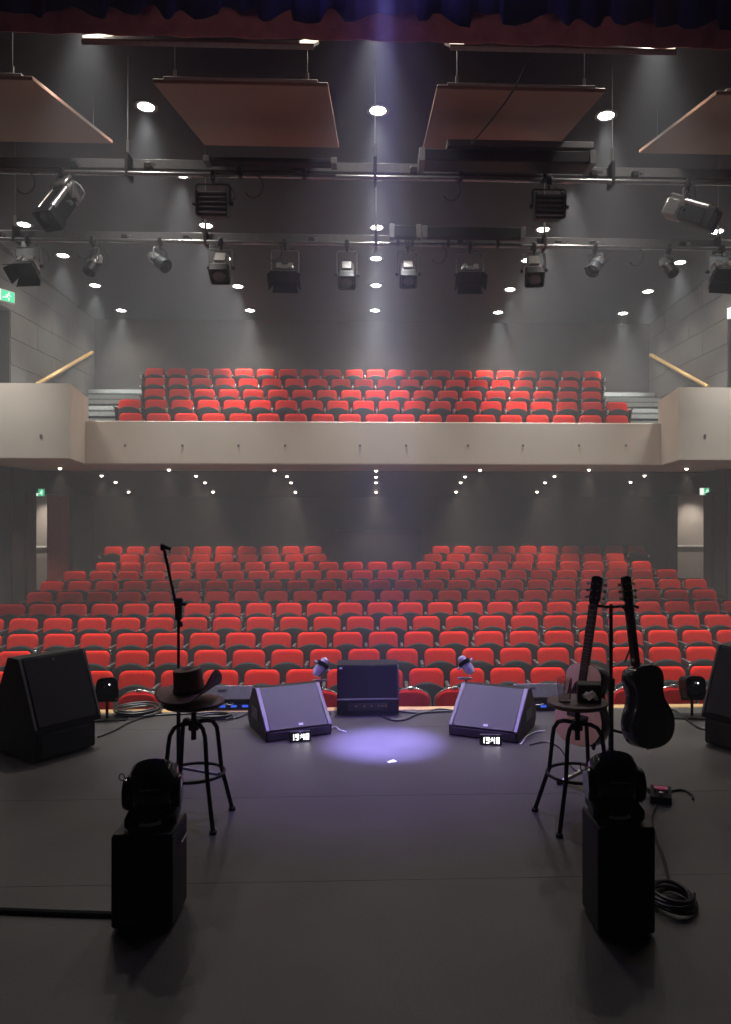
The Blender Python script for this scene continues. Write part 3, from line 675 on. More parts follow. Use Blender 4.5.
def lantern(kind, label, px, py_head, Y, Z, pan, tilt_, sc=1.0, group=None):
    sc *= {'profile': .84, 'flood': .84, 'pc': .80, 'barn': .76, 'par': .80}[kind]
    x = P(px, py_head, Y=Y).x
    drop = Z - P(px, py_head, Y=Y).z
    t = thing({'profile': 'profile_spotlight', 'flood': 'ribbed_floodlight', 'pc': 'stage_lantern', 'barn': 'barn_door_lantern', 'par': 'par_can'}[kind], label, 'stage light', (x, Y, Z), 0, group)
    part('clamp', MB().box((-.03, -.045, -.07), (.03, .045, .045), 0.01).cyl((0, -.06, 0), (0, .06, 0), 0.018, n=8).cyl((0, 0, -.07), (0, 0, -.12), 0.014, n=8), 'black', t)
    hw = {'profile': .19, 'flood': .235, 'pc': .195, 'barn': .25, 'par': .13}[kind] * sc
    yk = [(-hw, 0, -drop), (-hw, 0, -.13), (-hw + .02, 0, -.11), (hw - .02, 0, -.11), (hw, 0, -.13), (hw, 0, -drop)]
    rp = Matrix.Rotation(pan, 4, 'Z')
    part('yoke', MB().tube(yk, 0.011, 6, M=rp), 'grey_metal' if kind != 'flood' else 'black', t)
    for s_ in (-1, 1):
        part('yoke_knob', MB().cyl((s_ * (hw - .005), 0, -drop), (s_ * (hw + .035), 0, -drop), 0.026, n=10, M=rp), 'black', t)
    L = (0, 0, -drop); rot = Euler((tilt_, 0, pan), 'XYZ')
    def pp(n, m, mt, **k):
        return part(n, m, mt, t, L, rot, **k)
    def sq(w, h, r, y0, y1, ins=0.0):
        return MB().pad(rrect(w, h, r), [(y1, ins), (y0, 0)])
    s = sc
    if kind == 'pc':
        pp('housing', MB().pad(rrect(.29 * s, .29 * s, .05 * s), [(.25 * s, .05 * s), (.20 * s, .01), (-.12 * s, 0)]), 'silver')
        h = pp('front_frame', MB().pad(rrect(.34 * s, .34 * s, .05 * s), [(-.10 * s, .0), (-.24 * s, 0), (-.24 * s, .02), (-.16 * s, .035)]), 'black')
        part('lens', MB().lathe([(.001, 0), (.07 * s, -.0), (.115 * s, .025)], 20, cap=False, M=Matrix.Translation((0, -.20 * s, 0)) @ Matrix.Rotation(R(90), 4, 'X')), 'lens', h)
        pp('vent_cap', MB().box((-.10 * s, -.02, .145 * s), (.10 * s, .19 * s, .185 * s), .012), 'silver')
    elif kind == 'barn':
        pp('housing', MB().pad(rrect(.34 * s, .24 * s, .04), [(.20 * s, .05), (.14 * s, .01), (-.06 * s, 0)]), 'silver')
        h = pp('front_frame', MB().pad(rrect(.42 * s, .30 * s, .03), [(-.05 * s, .0), (-.11 * s, 0), (-.11 * s, .02), (-.07 * s, .03)]), 'black')
        part('lens', MB().box((-.17 * s, -.085 * s, -.11 * s), (.17 * s, -.075 * s, .11 * s)), 'black', h)
        for (a, w_, l_, nm) in ((0, .42, .20, 't'), (180, .42, .17, 'b'), (90, .30, .17, 'r'), (-90, .30, .17, 'l')):
            off = (.15 if a in (0, 180) else .21) * s
            M = Matrix.Rotation(R(a), 4, 'Y') @ Matrix.Translation((0, -.11 * s, off)) @ Matrix.Rotation(R(-28), 4, 'X')
            hw_ = w_ * s / 2
            part('barn_door', MB().prism([(-hw_, 0), (hw_, 0), (hw_ * 1.12, -l_ * s), (-hw_ * 1.12, -l_ * s)], 'z', -.004, .004, M), 'black', h)
        pp('vent_cap', MB().box((-.15 * s, -.02, .12 * s), (-.06 * s, .12 * s, .17 * s), .01), 'silver')
        pp('vent_cap', MB().box((.06 * s, -.02, .12 * s), (.15 * s, .12 * s, .17 * s), .01), 'silver')
    elif kind == 'flood':
        h = pp('housing', MB().box((-.20 * s, -.02, -.16 * s), (.20 * s, .20 * s, .16 * s), .02), 'black')
        for i in range(5):
            z = (-.13 + .065 * i) * s
            part('louvre', MB().box((-.19 * s, -.07, z), (.19 * s, -.02, z + .014), .003), 'duct', h)
        part('side_flap', MB().box((-.215 * s, -.10, -.17 * s), (-.20 * s, .02, .17 * s)), 'black', h); part('side_flap', MB().box((.20 * s, -.10, -.17 * s), (.215 * s, .02, .17 * s)), 'black', h)
    elif kind == 'profile':
        pp('lamp_house', MB().box((-.15 * s, .08 * s, -.15 * s), (.15 * s, .36 * s, .15 * s), .04), 'grey_metal')
        pp('vent_cap', MB().box((-.12 * s, .10 * s, .15 * s), (.12 * s, .34 * s, .20 * s), .015), 'silver')
        pp('barrel', MB().box((-.145 * s, -.34 * s, -.145 * s), (.145 * s, .08 * s, .145 * s), .025), 'black')
        for s_ in (-1, 1):
            pp('side_rail', MB().cyl((s_ * .125 * s, -.33 * s, .128 * s), (s_ * .125 * s, .08 * s, .128 * s), .042 * s, n=10), 'silver')
        h = pp('snoot', MB().pad(rrect(.31 * s, .31 * s, .02), [(-.33 * s, 0), (-.44 * s, 0), (-.44 * s, .02), (-.36 * s, .03)]), 'black')
        part('lens', MB().lathe([(.001, 0), (.08 * s, 0), (.12 * s, .02)], 20, cap=False, M=Matrix.Translation((0, -.37 * s, 0)) @ Matrix.Rotation(R(90), 4, 'X')), 'lens', h)
        pp('focus_knob', MB().cyl((.145 * s, -.05, 0), (.20 * s, -.05, 0), .03, n=10), 'grey_metal')
    else:
        pr = [(.001, .26), (.06, .25), (.085, .18), (.09, .10), (.105, .02), (.11, -.16), (.10, -.16), (.095, -.06), (.001, -.05)]
        M = Matrix.Rotation(R(-90), 4, 'X')
        pp('can', MB().lathe([(r_ * s, z_ * s) for r_, z_ in pr[:5]], 20, M=M), 'silver')
        h = pp('snoot', MB().lathe([(.106 * s, .02 * s), (.113 * s, -.16 * s), (.10 * s, -.16 * s), (.095 * s, -.06 * s)], 20, cap=False, M=M), 'black')
        part('lens', MB().lathe([(.001, -.09 * s), (.06 * s, -.085 * s), (.1 * s, -.07 * s)], 20, cap=False, M=M), 'lens', h)
    cb = [(hw * .4, .05, -.05), (hw * 1.1, .10, -.14), (hw * 1.15, .16, -drop * .6), (0.02, .2, -drop + .02)]
    part('power_cable', MB().tube([rp @ Vector(c) for c in cb], 0.007, 6), 'cable_white' if kind == 'profile' else 'cable', t)
G1, G2 = 'lanterns on the nearer lighting bar', 'lanterns on the farther lighting bar'
lantern('profile', 'large box lantern with bright side rails at the left of the nearer bar', 62, 202, YB1, ZB1, R(-22), R(54), 1.0, G1)
lantern('flood', 'black ribbed floodlight left of centre on the nearer bar', 213, 204, YB1, ZB1, R(0), R(6), 1.0, G1)
lantern('flood', 'black ribbed floodlight right of centre on the nearer bar', 549, 207, YB1, ZB1, R(0), R(6), 1.0, G1)
lantern('profile', 'large box lantern turned outward at the right of the nearer bar', 688, 213, YB1, ZB1, R(48), R(28), 0.95, G1)
lantern('barn', 'barn-door lantern at the left end of the farther bar', 28, 267, YB2, ZB2, R(-10), R(50), 1.0, G2)
lantern('par', 'silver par can aimed down left beside the left end lantern', 93, 266, YB2, ZB2, R(-28), R(56), 1.0, G2)
lantern('par', 'silver par can lying almost sideways, aimed to the right', 160, 262, YB2, ZB2, R(58), R(34), 1.1, G2)
lantern('pc', 'square-fronted silver lantern in front of a left ceiling downlight', 221, 268, YB2, ZB2, R(0), R(56), 1.0, G2)
lantern('barn', 'barn-door lantern left of the two central lanterns on the farther bar', 285, 274, YB2, ZB2, R(0), R(50), 1.0, G2)
lantern('pc', 'square-fronted silver lantern just left of the middle of the farther bar', 347, 275, YB2, ZB2, R(0), R(56), 0.9, G2)
lantern('pc', 'square-fronted silver lantern just right of the middle of the farther bar', 408, 274, YB2, ZB2, R(0), R(56), 0.9, G2)
lantern('barn', 'barn-door lantern right of the two central lanterns on the farther bar', 470, 275, YB2, ZB2, R(0), R(50), 1.0, G2)
lantern('pc', 'square-fronted silver lantern tilted slightly left under the right ribbed flood', 534, 271, YB2, ZB2, R(-8), R(56), 1.0, G2)
lantern('par', 'silver par can aimed down left on the right half of the farther bar', 595, 266, YB2, ZB2, R(-42), R(46), 1.1, G2)
lantern('par', 'dark-fronted par can aimed right beside the right end lantern', 669, 268, YB2, ZB2, R(28), R(50), 1.0, G2)
lantern('barn', 'barn-door lantern at the right end of the farther bar', 722, 273, YB2, ZB2, R(8), R(50), 1.1, G2)

# ------------------------------------------------------------------ stage: wedge monitors
def wedge(label, bl_, br_, w_h, dep, face_m, group, lift=0.0):
    a, b = P(*bl_, Z=0), P(*br_, Z=0)
    mid = (a + b) / 2; w = (b - a).length; rz = math.atan2(b.y - a.y, b.x - a.x)
    t = thing('wedge_monitor', label, 'monitor speaker', mid, rz, group)
    H, D = w_h, dep
    prof = [(0.012, 0.0), (0.0, 0.03), (0.0, 0.075), (D * .56, H), (D * .72, H), (D, H * .42), (D, 0.05), (D * .9, 0.0)]
    part('cabinet', MB().prism(prof, 'x', -w / 2 + .012, w / 2 - .012), 'black', t)
    for s_ in (-1, 1):
        xx = sorted((s_ * w / 2, s_ * (w / 2 - .012)))
        sd = part('side_panel', MB().prism(prof, 'x', xx[0], xx[1]), 'black', t)
        hx = s_ * (w / 2 + .002)
        part('handle_recess', MB().box((hx - .002, D * .42, H * .30), (hx + .002, D * .75, H * .55), 0.0), 'label_dark', sd)
    d = Vector((0, D * .56, H - .075)); ang = math.atan2(d.z, d.y); Lf = d.length
    M = Matrix.Translation((0, 0, .075)) @ Matrix.Rotation(ang, 4, 'X')
    g = part('grille', MB().box((-w / 2 + .03, 0.0, 0.0), (w / 2 - .03, Lf - .005, .012), .004, M), face_m, t)
    part('badge', MB().box((.0, .02, .012), (.035, .04, .014), 0, M), 'paper', g)
    part('front_lip', MB().box((-w / 2 + .01, -.008, .008), (w / 2 - .01, .006, .072), .006), face_m, t)
    for s_ in (-1, 1):
        xx = sorted((s_ * (w / 2 - .03), s_ * (w / 2 + .002)))
        part('edge_trim', MB().box((xx[0], -.004, -.004), (xx[1], Lf, .016), .004, M), 'cabinet_edge', t)
    return t
wedge('grey-grilled wedge monitor left of centre, behind a small clock', (266, 742.5), (331.5, 734), 0.335, 0.56, 'grille', 'wedge monitors')
wedge('violet-lit wedge monitor right of centre beside the right stool', (449, 735), (517.5, 743.5), 0.335, 0.56, 'grille', 'wedge monitors')
# centre monitor standing at the stage edge, face leaning forward over a recessed foot
c = P(368, 716, Z=0); w = 62 / F * c.y
t = thing('centre_monitor', 'dark blue-lit monitor speaker standing at the middle of the stage edge', 'monitor speaker', (c.x, c.y, 0), R(1.5))
pr = [(0.06, 0.0), (0.0, .14), (0.07, .42), (0.30, .42), (0.42, .20), (0.40, 0.0)]
part('cabinet', MB().prism(pr, 'x', -w / 2, w / 2), 'black', t)
M = Matrix.Translation((0, 0, .14)) @ Matrix.Rotation(math.atan2(.28, .07), 4, 'X')
part('grille', MB().box((-w / 2 + .012, 0, 0), (w / 2 - .012, .284, .012), .004, M), 'grille_dark', t)
part('edge_trim', MB().box((-w / 2, -.006, -.002), (w / 2, .008, .016), .003, M), 'cabinet_edge', t)
part('edge_trim', MB().box((w / 2 - .012, 0, -.002), (w / 2 + .002, .288, .016), .003, M), 'silver', t)
cp = part('connector_panel', MB().box((-.17, .015, .04), (.17, .04, .11), .004), 'black_gloss', t)
for x in (-.10, -.03, .03, .09, .12, .15): part('connector', MB().cyl((x, .015, .085), (x, .002, .083), 0.011, n=8), 'brass', cp)
part('logo', MB().box((-w / 2 + .02, .255, .013), (-w / 2 + .045, .27, .0145), 0, M), 'paper', t)

# digital clocks in front of the wedges
SEG = {'1': 'bc', '9': 'abcdfg', '4': 'bcfg', '8': 'abcdefg'}
def clock(label, px, py, rz):
    p = P(px, py, Z=0)
    t = thing('digital_clock', label, 'clock', p, rz, 'digital clocks on the stage floor')
    part('case', MB().box((-.082, 0, 0), (.082, .05, .075), .006), 'black_gloss', t)
    for k, ch in enumerate('1948'):
        ox = -.066 + k * .034 + (.008 if k > 1 else 0); m = MB(); w_, h_, t_ = .022, .044, .006; z0 = .016
        S_ = {'a': (0, h_ - t_, w_, h_), 'd': (0, 0, w_, t_), 'g': (0, h_ / 2 - t_ / 2, w_, h_ / 2 + t_ / 2), 'f': (0, h_ / 2, t_, h_), 'b': (w_ - t_, h_ / 2, w_, h_), 'e': (0, 0, t_, h_ / 2), 'c': (w_ - t_, 0, w_, h_ / 2)}
        for q in SEG[ch]:
            x0, a0, x1, a1 = S_[q]; m.box((ox + x0, -.003, z0 + a0), (ox + x1, 0.0, z0 + a1))
        part('digit', m, 'led_white', t, smooth=0)
    part('colon', MB().box((.0, -.003, .028), (.005, 0, .033)).box((.0, -.003, .044), (.005, 0, .049)), 'led_white', t, smooth=0)
clock('small digital clock glowing 19:48 before the left wedge monitor', 300, 742, R(10))
clock('small digital clock glowing 19:48 before the right wedge monitor', 490.5, 745.5, R(-8))

# side-fill stacks
def sidefill(side, corner, far, topz):
    a, b = P(*corner, Z=0), P(*far, Z=0)
    rz = math.atan2(b.y - a.y, b.x - a.x) if side == 'left' else math.atan2(b.y - a.y, b.x - a.x) + math.pi
    w = (b - a).length
    t = thing('bass_cabinet', 'low black bass cabinet on the floor at the %s edge of the stage' % side, 'speaker', (a + b) / 2, rz, 'side speaker stacks')
    D = 0.62
    part('cabinet', MB().box((-w / 2, 0, .012), (w / 2, D, .20), .012), 'black', t)
    part('grille', MB().box((-w / 2 + .03, -.008, .03), (w / 2 - .03, .0, .185), .004), 'grille_dark', t)
    for x in (-w / 2 + .05, w / 2 - .05):
        for y in (.06, D - .06): part('foot', MB().cyl((x, y, 0), (x, y, .014), .018, n=8), 'seat_frame', t)
    u = thing('side_fill_speaker', 'tall black wedge-shaped speaker on the %s bass cabinet' % side, 'speaker', Vector(((a + b) / 2)) + Vector((0, 0, .20)), rz, 'side speaker stacks')
    H = topz - .20
    pr = [(0.0, 0.0), (0.0, 0.03), (.20, H), (.33, H), (.56, 0.03), (.56, 0.0)]
    part('cabinet', MB().prism(pr, 'x', -w / 2 - .02, w / 2 + .04), 'black', u)
    M = Matrix.Translation((0, 0, .03)) @ Matrix.Rotation(math.atan2(H - .03, .20), 4, 'X'); Lf = math.hypot(H - .03, .20)
    part('grille', MB().box((-w / 2 + .01, .01, 0), (w / 2 + .01, Lf - .01, .012), .004, M), 'grille_dark', u)
    part('badge', MB().box((-.01, Lf - .05, .012), (.01, Lf - .03, .014), 0, M), 'label_dark', u)
    for s_ in (-w / 2 - .02, w / 2 + .02): part('edge_trim', MB().box((s_, -.002, -.002), (s_ + .02, Lf, .008), .003, M), 'label_dark', u)
sidefill('left', (37, 764), (96, 747), 0.70)
sidefill('right', (767, 762), (704, 744), 0.72)

# small floor lights by the side fills
def floor_lamp(label, px, py, hz_, rz, gx):
    p = P(px, py, Z=0)
    t = thing('floor_light', label, 'stage light', p, rz, 'small black floor lights')
    part('base_plate', MB().box((-.17, -.09, 0), (.17, .09, .012), .004), 'black', t)
    part('post', MB().cyl((0, 0, .012), (0, 0, .15), .012, n=8), 'black', t)
    part('yoke', MB().tube([(-.085, 0, .25), (-.085, 0, .15), (.085, 0, .15), (.085, 0, .25)], .010, 6), 'black', t)
    h = part('lamp_head', MB().pad(rrect(.17, .19, .05), [(.10, .03), (.07, .0), (-.08, 0), (-.08, .015), (-.05, .02)]), 'black', t, (0, 0, .25), (R(-10), 0, R(10)))
    part('lens', MB().cyl((0, -.05, 0), (0, -.055, 0), .06, n=16), 'lens', h)
    for x in (-.02, .02): part('led', MB().cyl((x, -.075, .03 + x * .4), (x, -.082, .03 + x * .4), .006, n=8), 'led_white' if x > 0 else 'silver', h)
floor_lamp('small black floor light beside the left side speaker', 107, 719, .25, R(8), 0)
floor_lamp('small black floor light beside the right side speaker', 692, 717, .25, R(-8), 0)

# silver clip lamps on short stands at the stage edge
def silver_lamp(label, px, py, sgn):
    b = P(px, 714, Z=0); top = P(px, py, Y=b.y).z
    t = thing('silver_spot', label, 'stage light', b, 0, 'small silver spots at the stage edge')
    part('base', MB().lathe([(.001, .0), (.09, 0), (.085, .012), (.02, .018), (.012, .03)], 20), 'black', t)
    part('stem', MB().cyl((0, 0, .02), (0, 0, top - .11), .009, n=8), 'black', t)
    part('clip', MB().box((-.07, -.012, top - .125), (.05, .012, top - .105), .004), 'spot_silver', t)
    M = Matrix.Rotation(R(35 * sgn), 4, 'Y') @ Matrix.Rotation(R(-25), 4, 'X')
    h = part('lamp_body', MB().lathe([(.001, -.09), (.03, -.088), (.045, -.05), (.05, .02), (.035, .03), (.035, .07), (.02, .085), (.001, .086)], 20), 'spot_silver', t, (0, 0, top), M.to_euler())
    part('collar', MB().lathe([(.05, 0), (.056, .0), (.056, .035), (.05, .035)], 20, cap=False), 'black_gloss', h)
    for s_ in (-1, 1): part('wing_nut', MB().cyl((s_ * .05, 0, .01), (s_ * .078, 0, .01), .013, n=8), 'spot_silver', h)
silver_lamp('small silver spot on a short stand left of the centre monitor', 321, 667, 1)
silver_lamp('small silver spot on a short stand behind the right wedge monitor', 466, 665, -1)

# stage boxes with grey lids at the stage edge
def stage_box(label, px0, px1, pyb, pyt0, pyt1):
    a, b = P(px0, pyb, Z=0), P(px1, pyb, Z=0); w = b.x - a.x
    t = thing('stage_box', label, 'equipment case', a, 0, 'stage boxes')
    zt, zb = P(px0, pyt0, Y=a.y + .05).z, P(px0, pyt1, Y=a.y).z
    part('body', MB().box((0, 0, 0), (w, .16, zb - .005), .008), 'black_gloss', t)
    M = Matrix.Translation((0, .01, zb)) @ Matrix.Rotation(math.atan2(zt - zb, .04), 4, 'X')
    l = part('lid', MB().box((-.01, 0, 0), (w + .01, math.hypot(zt - zb, .04), .014), .004, M), 'lid_grey', t)
    part('label_plate', MB().box((w * .25, .07, -.0015), (w * .45, .085, .0155), 0, M), 'label_dark', l)
    for i, x in enumerate((.12, .3, .55, .8)):
        part('indicator', MB().box((w * x, -.004, .03), (w * x + .05, 0, .05)), 'led_blue', t)
    part('handle', MB().tube([(w * .4, 0, .06), (w * .4, -.03, .06), (w * .6, -.03, .06), (w * .6, 0, .06)], .006, 6), 'grey_metal', t)
stage_box('grey-lidded stage box with blue indicators behind the hat stool', 206, 251, 711, 686, 700)
stage_box('grey-lidded stage box between the right wedge and the right stool', 515, 562, 711, 684, 698)

# ------------------------------------------------------------------ stools
def stool(label, fa, fb, side, top=0.675):
    a, b = P(*fa, Z=0), P(*fb, Z=0); d_ = (b - a).normalized(); rf = (b - a).length / math.sqrt(2)
    p = (a + b) / 2 + Vector((d_.y, -d_.x, 0)) * side * (b - a).length / 2; rz = math.atan2(-d_.x, d_.y)
    t = thing('bar_stool', label, 'stool', p, rz, 'industrial stools')
    part('seat', MB().lathe([(.001, top - .03), (.155, top - .03), (.168, top - .022), (.168, top - .006), (.16, top), (.001, top)], 32), 'stool_wood', t)
    part('seat_plate', MB().lathe([(.001, top - .045), (.10, top - .045), (.11, top - .03), (.001, top - .03)], 20), 'black', t)
    part('screw_column', MB().cyl((0, 0, top - .22), (0, 0, top - .04), .015, n=12).cyl((0, 0, top - .165), (0, 0, top - .11), .030, n=12), 'black', t)
    zt = top - .125
    for k in range(4):
        a = R(45 + 90 * k); c_, s_ = math.cos(a), math.sin(a)
        pts = [(.02, zt), (.08, zt), (.115, zt - .012), (.14, zt - .05), (.148, zt - .10), (.168, .27), (rf, .012)]
        part('leg', MB().tube([(r_ * c_, r_ * s_, z_) for r_, z_ in pts], .0125, 8), 'black', t)
        part('foot', MB().lathe([(.001, 0), (.02, 0), (.02, .015), (.012, .022)], 12, Matrix.Translation((rf * c_, rf * s_, 0))), 'black', t)
    ring = [(.168 * math.cos(2 * math.pi * i / 32), .168 * math.sin(2 * math.pi * i / 32), .268) for i in range(32)]
    part('foot_ring', MB().tube(ring, .009, 8, closed=True), 'black', t)
    return t, p
sL, pL = stool('black metal stool on the left with the cowboy hat on it', (213, 834), (232, 810), -1)
sR, pR = stool('black metal stool on the right holding the glass and tissue box', (559.5, 837), (535, 811), 1)

# cowboy hat
hat = thing('cowboy_hat', 'brown felt cowboy hat with curled brim on the left stool', 'hat', (pL.x - .01, pL.y, .685), R(-18)); hat.rotation_euler = (R(6), R(-4), R(-18))
def brim(u, v):
    a = 2 * math.pi * u; r_ = .075 + .135 * v
    x, y = r_ * 1.0 * math.cos(a), r_ * .92 * math.sin(a) * (1 - .18 * v)
    z = .035 + .085 * v ** 2 * (abs(math.cos(a)) ** 3) * (1.5 if math.cos(a) > 0 else .25) - .018 * v * abs(math.sin(a))
    if math.cos(a) > 0: x -= .04 * v ** 2 * abs(math.cos(a)) ** 3
    return (x, y, z)
b_ = part('brim', MB().grid(64, 8, brim), 'hat_felt', hat); b_.modifiers.new('solid', 'SOLIDIFY').thickness = .006
def crown(u, v):
    a = 2 * math.pi * u
    if v < .7: w_ = v / .7; r_ = .082 - .012 * w_; z = .035 + .135 * w_
    else: w_ = (v - .7) / .3; r_ = .070 * (1 - w_) + .001; z = .170 + .012 * math.sin(w_ * math.pi) - .035 * w_ ** 1.2
    x, y = r_ * 1.12 * math.cos(a), r_ * .92 * math.sin(a)
    if v > .5: z += .012 * math.cos(a) * (v - .5)
    return (x - .01, y, z)
part('crown', MB().grid(48, 16, crown), 'hat_felt', hat, smooth=60)
part('hat_band', MB().grid(48, 1, lambda u, v: (.0935 * math.cos(6.2832 * u) - .01, .077 * math.sin(6.2832 * u), .038 + .022 * v)), 'hat_band', hat)

# tumbler and tissue box on the right stool
g = P(563.5, 700, Y=pR.y + .0)
tag(link('glass_tumbler', MB().lathe([(.001, 0), (.034, 0), (.043, .13), (.040, .13), (.032, .012), (.001, .012)], 24).mesh('glass_tumbler', 'clear_glass'), None, (g.x, pR.y - .02, .675)), 'clear glass tumbler on the right stool', 'glass')
t = thing('tissue_box', 'dark tissue box with white tissue on the right stool', 'box', (P(587.5, 690, Y=pR.y).x, pR.y - .03, .675), R(-12))
part('box_body', MB().box((-.065, -.055, 0), (.065, .055, .105), .006), 'black', t)
def tis(u, v):
    return (-.035 + .075 * u + .01 * math.sin(9 * v), -.055 - .012 * math.sin(math.pi * u) - .004, .03 + .05 * v * (1 - 1.2 * abs(u - .45)) + .008 * math.sin(12 * u))
ti = part('tissue', MB().grid(10, 8, tis), 'paper', t); ti.modifiers.new('solid', 'SOLIDIFY').thickness = .002

# ------------------------------------------------------------------ microphone stand behind the left stool
b = P(178.5, 783, Z=0)
t = thing('microphone_stand', 'black microphone stand with boom behind the left stool', 'microphone stand', b)
jz = P(178, 604, Y=b.y).z
part('pole', MB().cyl((0, 0, .06), (0, 0, .62), .013, n=10).cyl((0, 0, .60), (0, 0, jz + .03), .009, n=10), 'black', t)
part('clutch', MB().cyl((0, 0, .58), (0, 0, .66), .02, n=10), 'black', t)
part('clutch', MB().cyl((0, 0, jz - .10), (0, 0, jz - .02), .022, n=10), 'black', t)
part('boom_joint', MB().box((-.025, -.02, jz - .02), (.025, .02, jz + .04), .008).cyl((0, 0, jz), (.05, -.01, jz), .012, n=8), 'black', t)
e = P(164, 549, Y=b.y - .1) - b; s0 = P(179.5, 622, Y=b.y + .03) - b
part('boom_arm', MB().tube([s0, e], .009, 8).tube([s0, s0 + (s0 - e) * .06], .017, 8), 'black', t)
part('microphone_clip', MB().box((e.x - .02, e.y - .015, e.z - .01), (e.x + .008, e.y + .015, e.z + .03), .005).cyl(e + Vector((-.02, 0, .025)), e + Vector((.04, 0, .0)), .012, n=8), 'black', t)
for a in (25, 150, 265):
    c_, s_ = math.cos(R(a)), math.sin(R(a))
    l = part('leg', MB().tube([(0, 0, .10), (c_ * .26, s_ * .26, .014)], .011, 8), 'grey_metal', t)
    part('rubber_foot', MB().cyl((c_ * .25, s_ * .25, .016), (c_ * .285, s_ * .285, .012), .014, n=8), 'black', l)
part('leg_hub', MB().cyl((0, 0, .05), (0, 0, .13), .026, n=12), 'black', t)

# ------------------------------------------------------------------ guitars on a double stand
def gbody():
    ctrl = [(0.0, 0.0), (0.004, .06), (0.02, .115), (0.055, .162), (0.11, .188), (0.16, .190), (0.21, .172), (0.26, .140), (0.30, .122), (0.34, .122), (0.39, .137), (0.43, .138), (0.465, .118), (0.485, .08), (0.495, .03)]
    out = []
    for i in range(len(ctrl) - 1):          # Catmull-Rom on (z,w)
        p0, p1, p2, p3 = (ctrl[max(i - 1, 0)], ctrl[i], ctrl[i + 1], ctrl[min(i + 2, len(ctrl) - 1)])
        for s_ in (0, .5):
            f_ = lambda k: .5 * (2 * p1[k] + (p2[k] - p0[k]) * s_ + (2 * p0[k] - 5 * p1[k] + 4 * p2[k] - p3[k]) * s_ ** 2 + (3 * p1[k] - p0[k] - 3 * p2[k] + p3[k]) * s_ ** 3)
            out.append((f_(1), f_(0)))
    out.append((ctrl[-1][1], ctrl[-1][0]))
    return out + [(-x, z) for x, z in out[::-1] if x > 0.001]
def guitar(name, label, head_px, bottom_px, Y, yaw, top_m, body_m, lean, gold, bw=1.0):
    b = P(*bottom_px, Y=Y); h = P(*head_px, Y=Y + lean)
    ax = (h - b); sc = ax.length / 1.04
    t = thing(name, label, 'guitar', b, 0, 'guitars on the double stand')
    zq = Vector((0, 0, 1)).rotation_difference(ax.normalized()).to_matrix().to_4x4()
    Mq = zq @ Matrix.Rotation(yaw, 4, 'Z') @ Matrix.Scale(sc, 4)
    ol = [(x * bw, z) for x, z in gbody()]
    part('body', MB().pad(ol, [(.105, .012), (.10, .003), (.095, 0), (.004, 0), (.0, .002)], 0, Mq), body_m, t, smooth=35)
    sb = part('soundboard', MB().pad(ol, [(.001, .003), (-.003, .003), (-.004, .006)], 0, Mq), top_m, t)
    part('sound_hole', MB().cyl((0, -.0035, .335), (0, -.0055, .335), .05, n=28, M=Mq), 'black', sb)
    part('rosette', MB().lathe([(.052, -.001), (.060, -.001), (.060, .001), (.052, .001)], 28, Mq @ Matrix.Translation((0, -.0045, .335)) @ Matrix.Rotation(R(90), 4, 'X'), cap=False), 'guitar_dark', sb)
    part('pickguard', MB().prism([(-.055, .36), (-.075, .30), (-.095, .25), (-.06, .25), (-.045, .29)], 'y', -.0055, -.003, Mq), 'guitar_dark', sb)
    part('bridge', MB().box((-.075, -.014, .165), (.075, -.003, .19), .004, Mq), 'fretboard', sb)
    nk = part('neck', MB().prism([(-.026, 0), (.026, 0), (.02, .022), (0, .03), (-.02, .022)], 'z', .47, .86, Mq), body_m, t)
    fb = part('fretboard', MB().box((-.027, -.012, .385), (.027, .0, .86), .002, Mq), 'fretboard', nk)
    fr = MB(); z = .86; L_ = .63
    for k in range(1, 19):
        zz = .86 - L_ * (1 - 2 ** (-k / 12)); fr.box((-.027, -.0145, zz), (.027, -.012, zz + .003), 0, Mq)
    part('frets', fr, 'silver', nk, stuff=True)
    st_ = MB()
    for k in range(6): st_.cyl(((k - 2.5) * .0075, -.016, .178), ((k - 2.5) * .006, -.016, .862), .0007, n=4, M=Mq)
    part('strings', st_, 'silver', t, stuff=True)
    hd = part('headstock', MB().prism([(-.026, .86), (.026, .86), (.036, .90), (.036, 1.03), (.015, 1.04), (-.015, 1.04), (-.036, 1.03), (-.036, .90)], 'y', -.004, .012, Mq), 'black_gloss', t)
    for s_ in (-1, 1):
        for k in range(3):
            z_ = .905 + .042 * k
            part('tuning_peg', MB().cyl((s_ * .034, .006, z_), (s_ * .055, .006, z_), .004, n=6, M=Mq).box((s_ * .062 - .009, .0, z_ - .010), (s_ * .062 + .009, .012, z_ + .010), .004, Mq), 'brass' if gold else 'chrome', hd)
            part('tuner_post', MB().cyl((s_ * .02, -.012, z_), (s_ * .02, .02, z_), .006, n=8, M=Mq), 'brass' if gold else 'chrome', hd)
    return t
YG = 4.75
guitar('acoustic_guitar', 'pale pink-lit acoustic guitar hanging behind the right stool', (597.5, 576), (574, 745), YG, R(-48), 'guitar_top', 'guitar_dark', .10, False, 0.9)
guitar('acoustic_guitar', 'glossy black guitar seen from behind on the right of the double stand', (625, 576), (645, 746), YG, R(205), 'guitar_dark', 'black_gloss', .10, True, 0.9)
b = P(611, 781, Z=0)
t = thing('guitar_stand', 'black double guitar stand with two neck yokes beside the right stool', 'guitar stand', b)
tz = P(610, 604, Y=b.y).z
part('pole', MB().cyl((0, 0, .05), (0, 0, .62), .017, n=12).cyl((0, 0, .6), (0, 0, tz), .012, n=12), 'black', t)
part('clutch', MB().cyl((0, 0, .58), (0, 0, .66), .024, n=12), 'black', t)
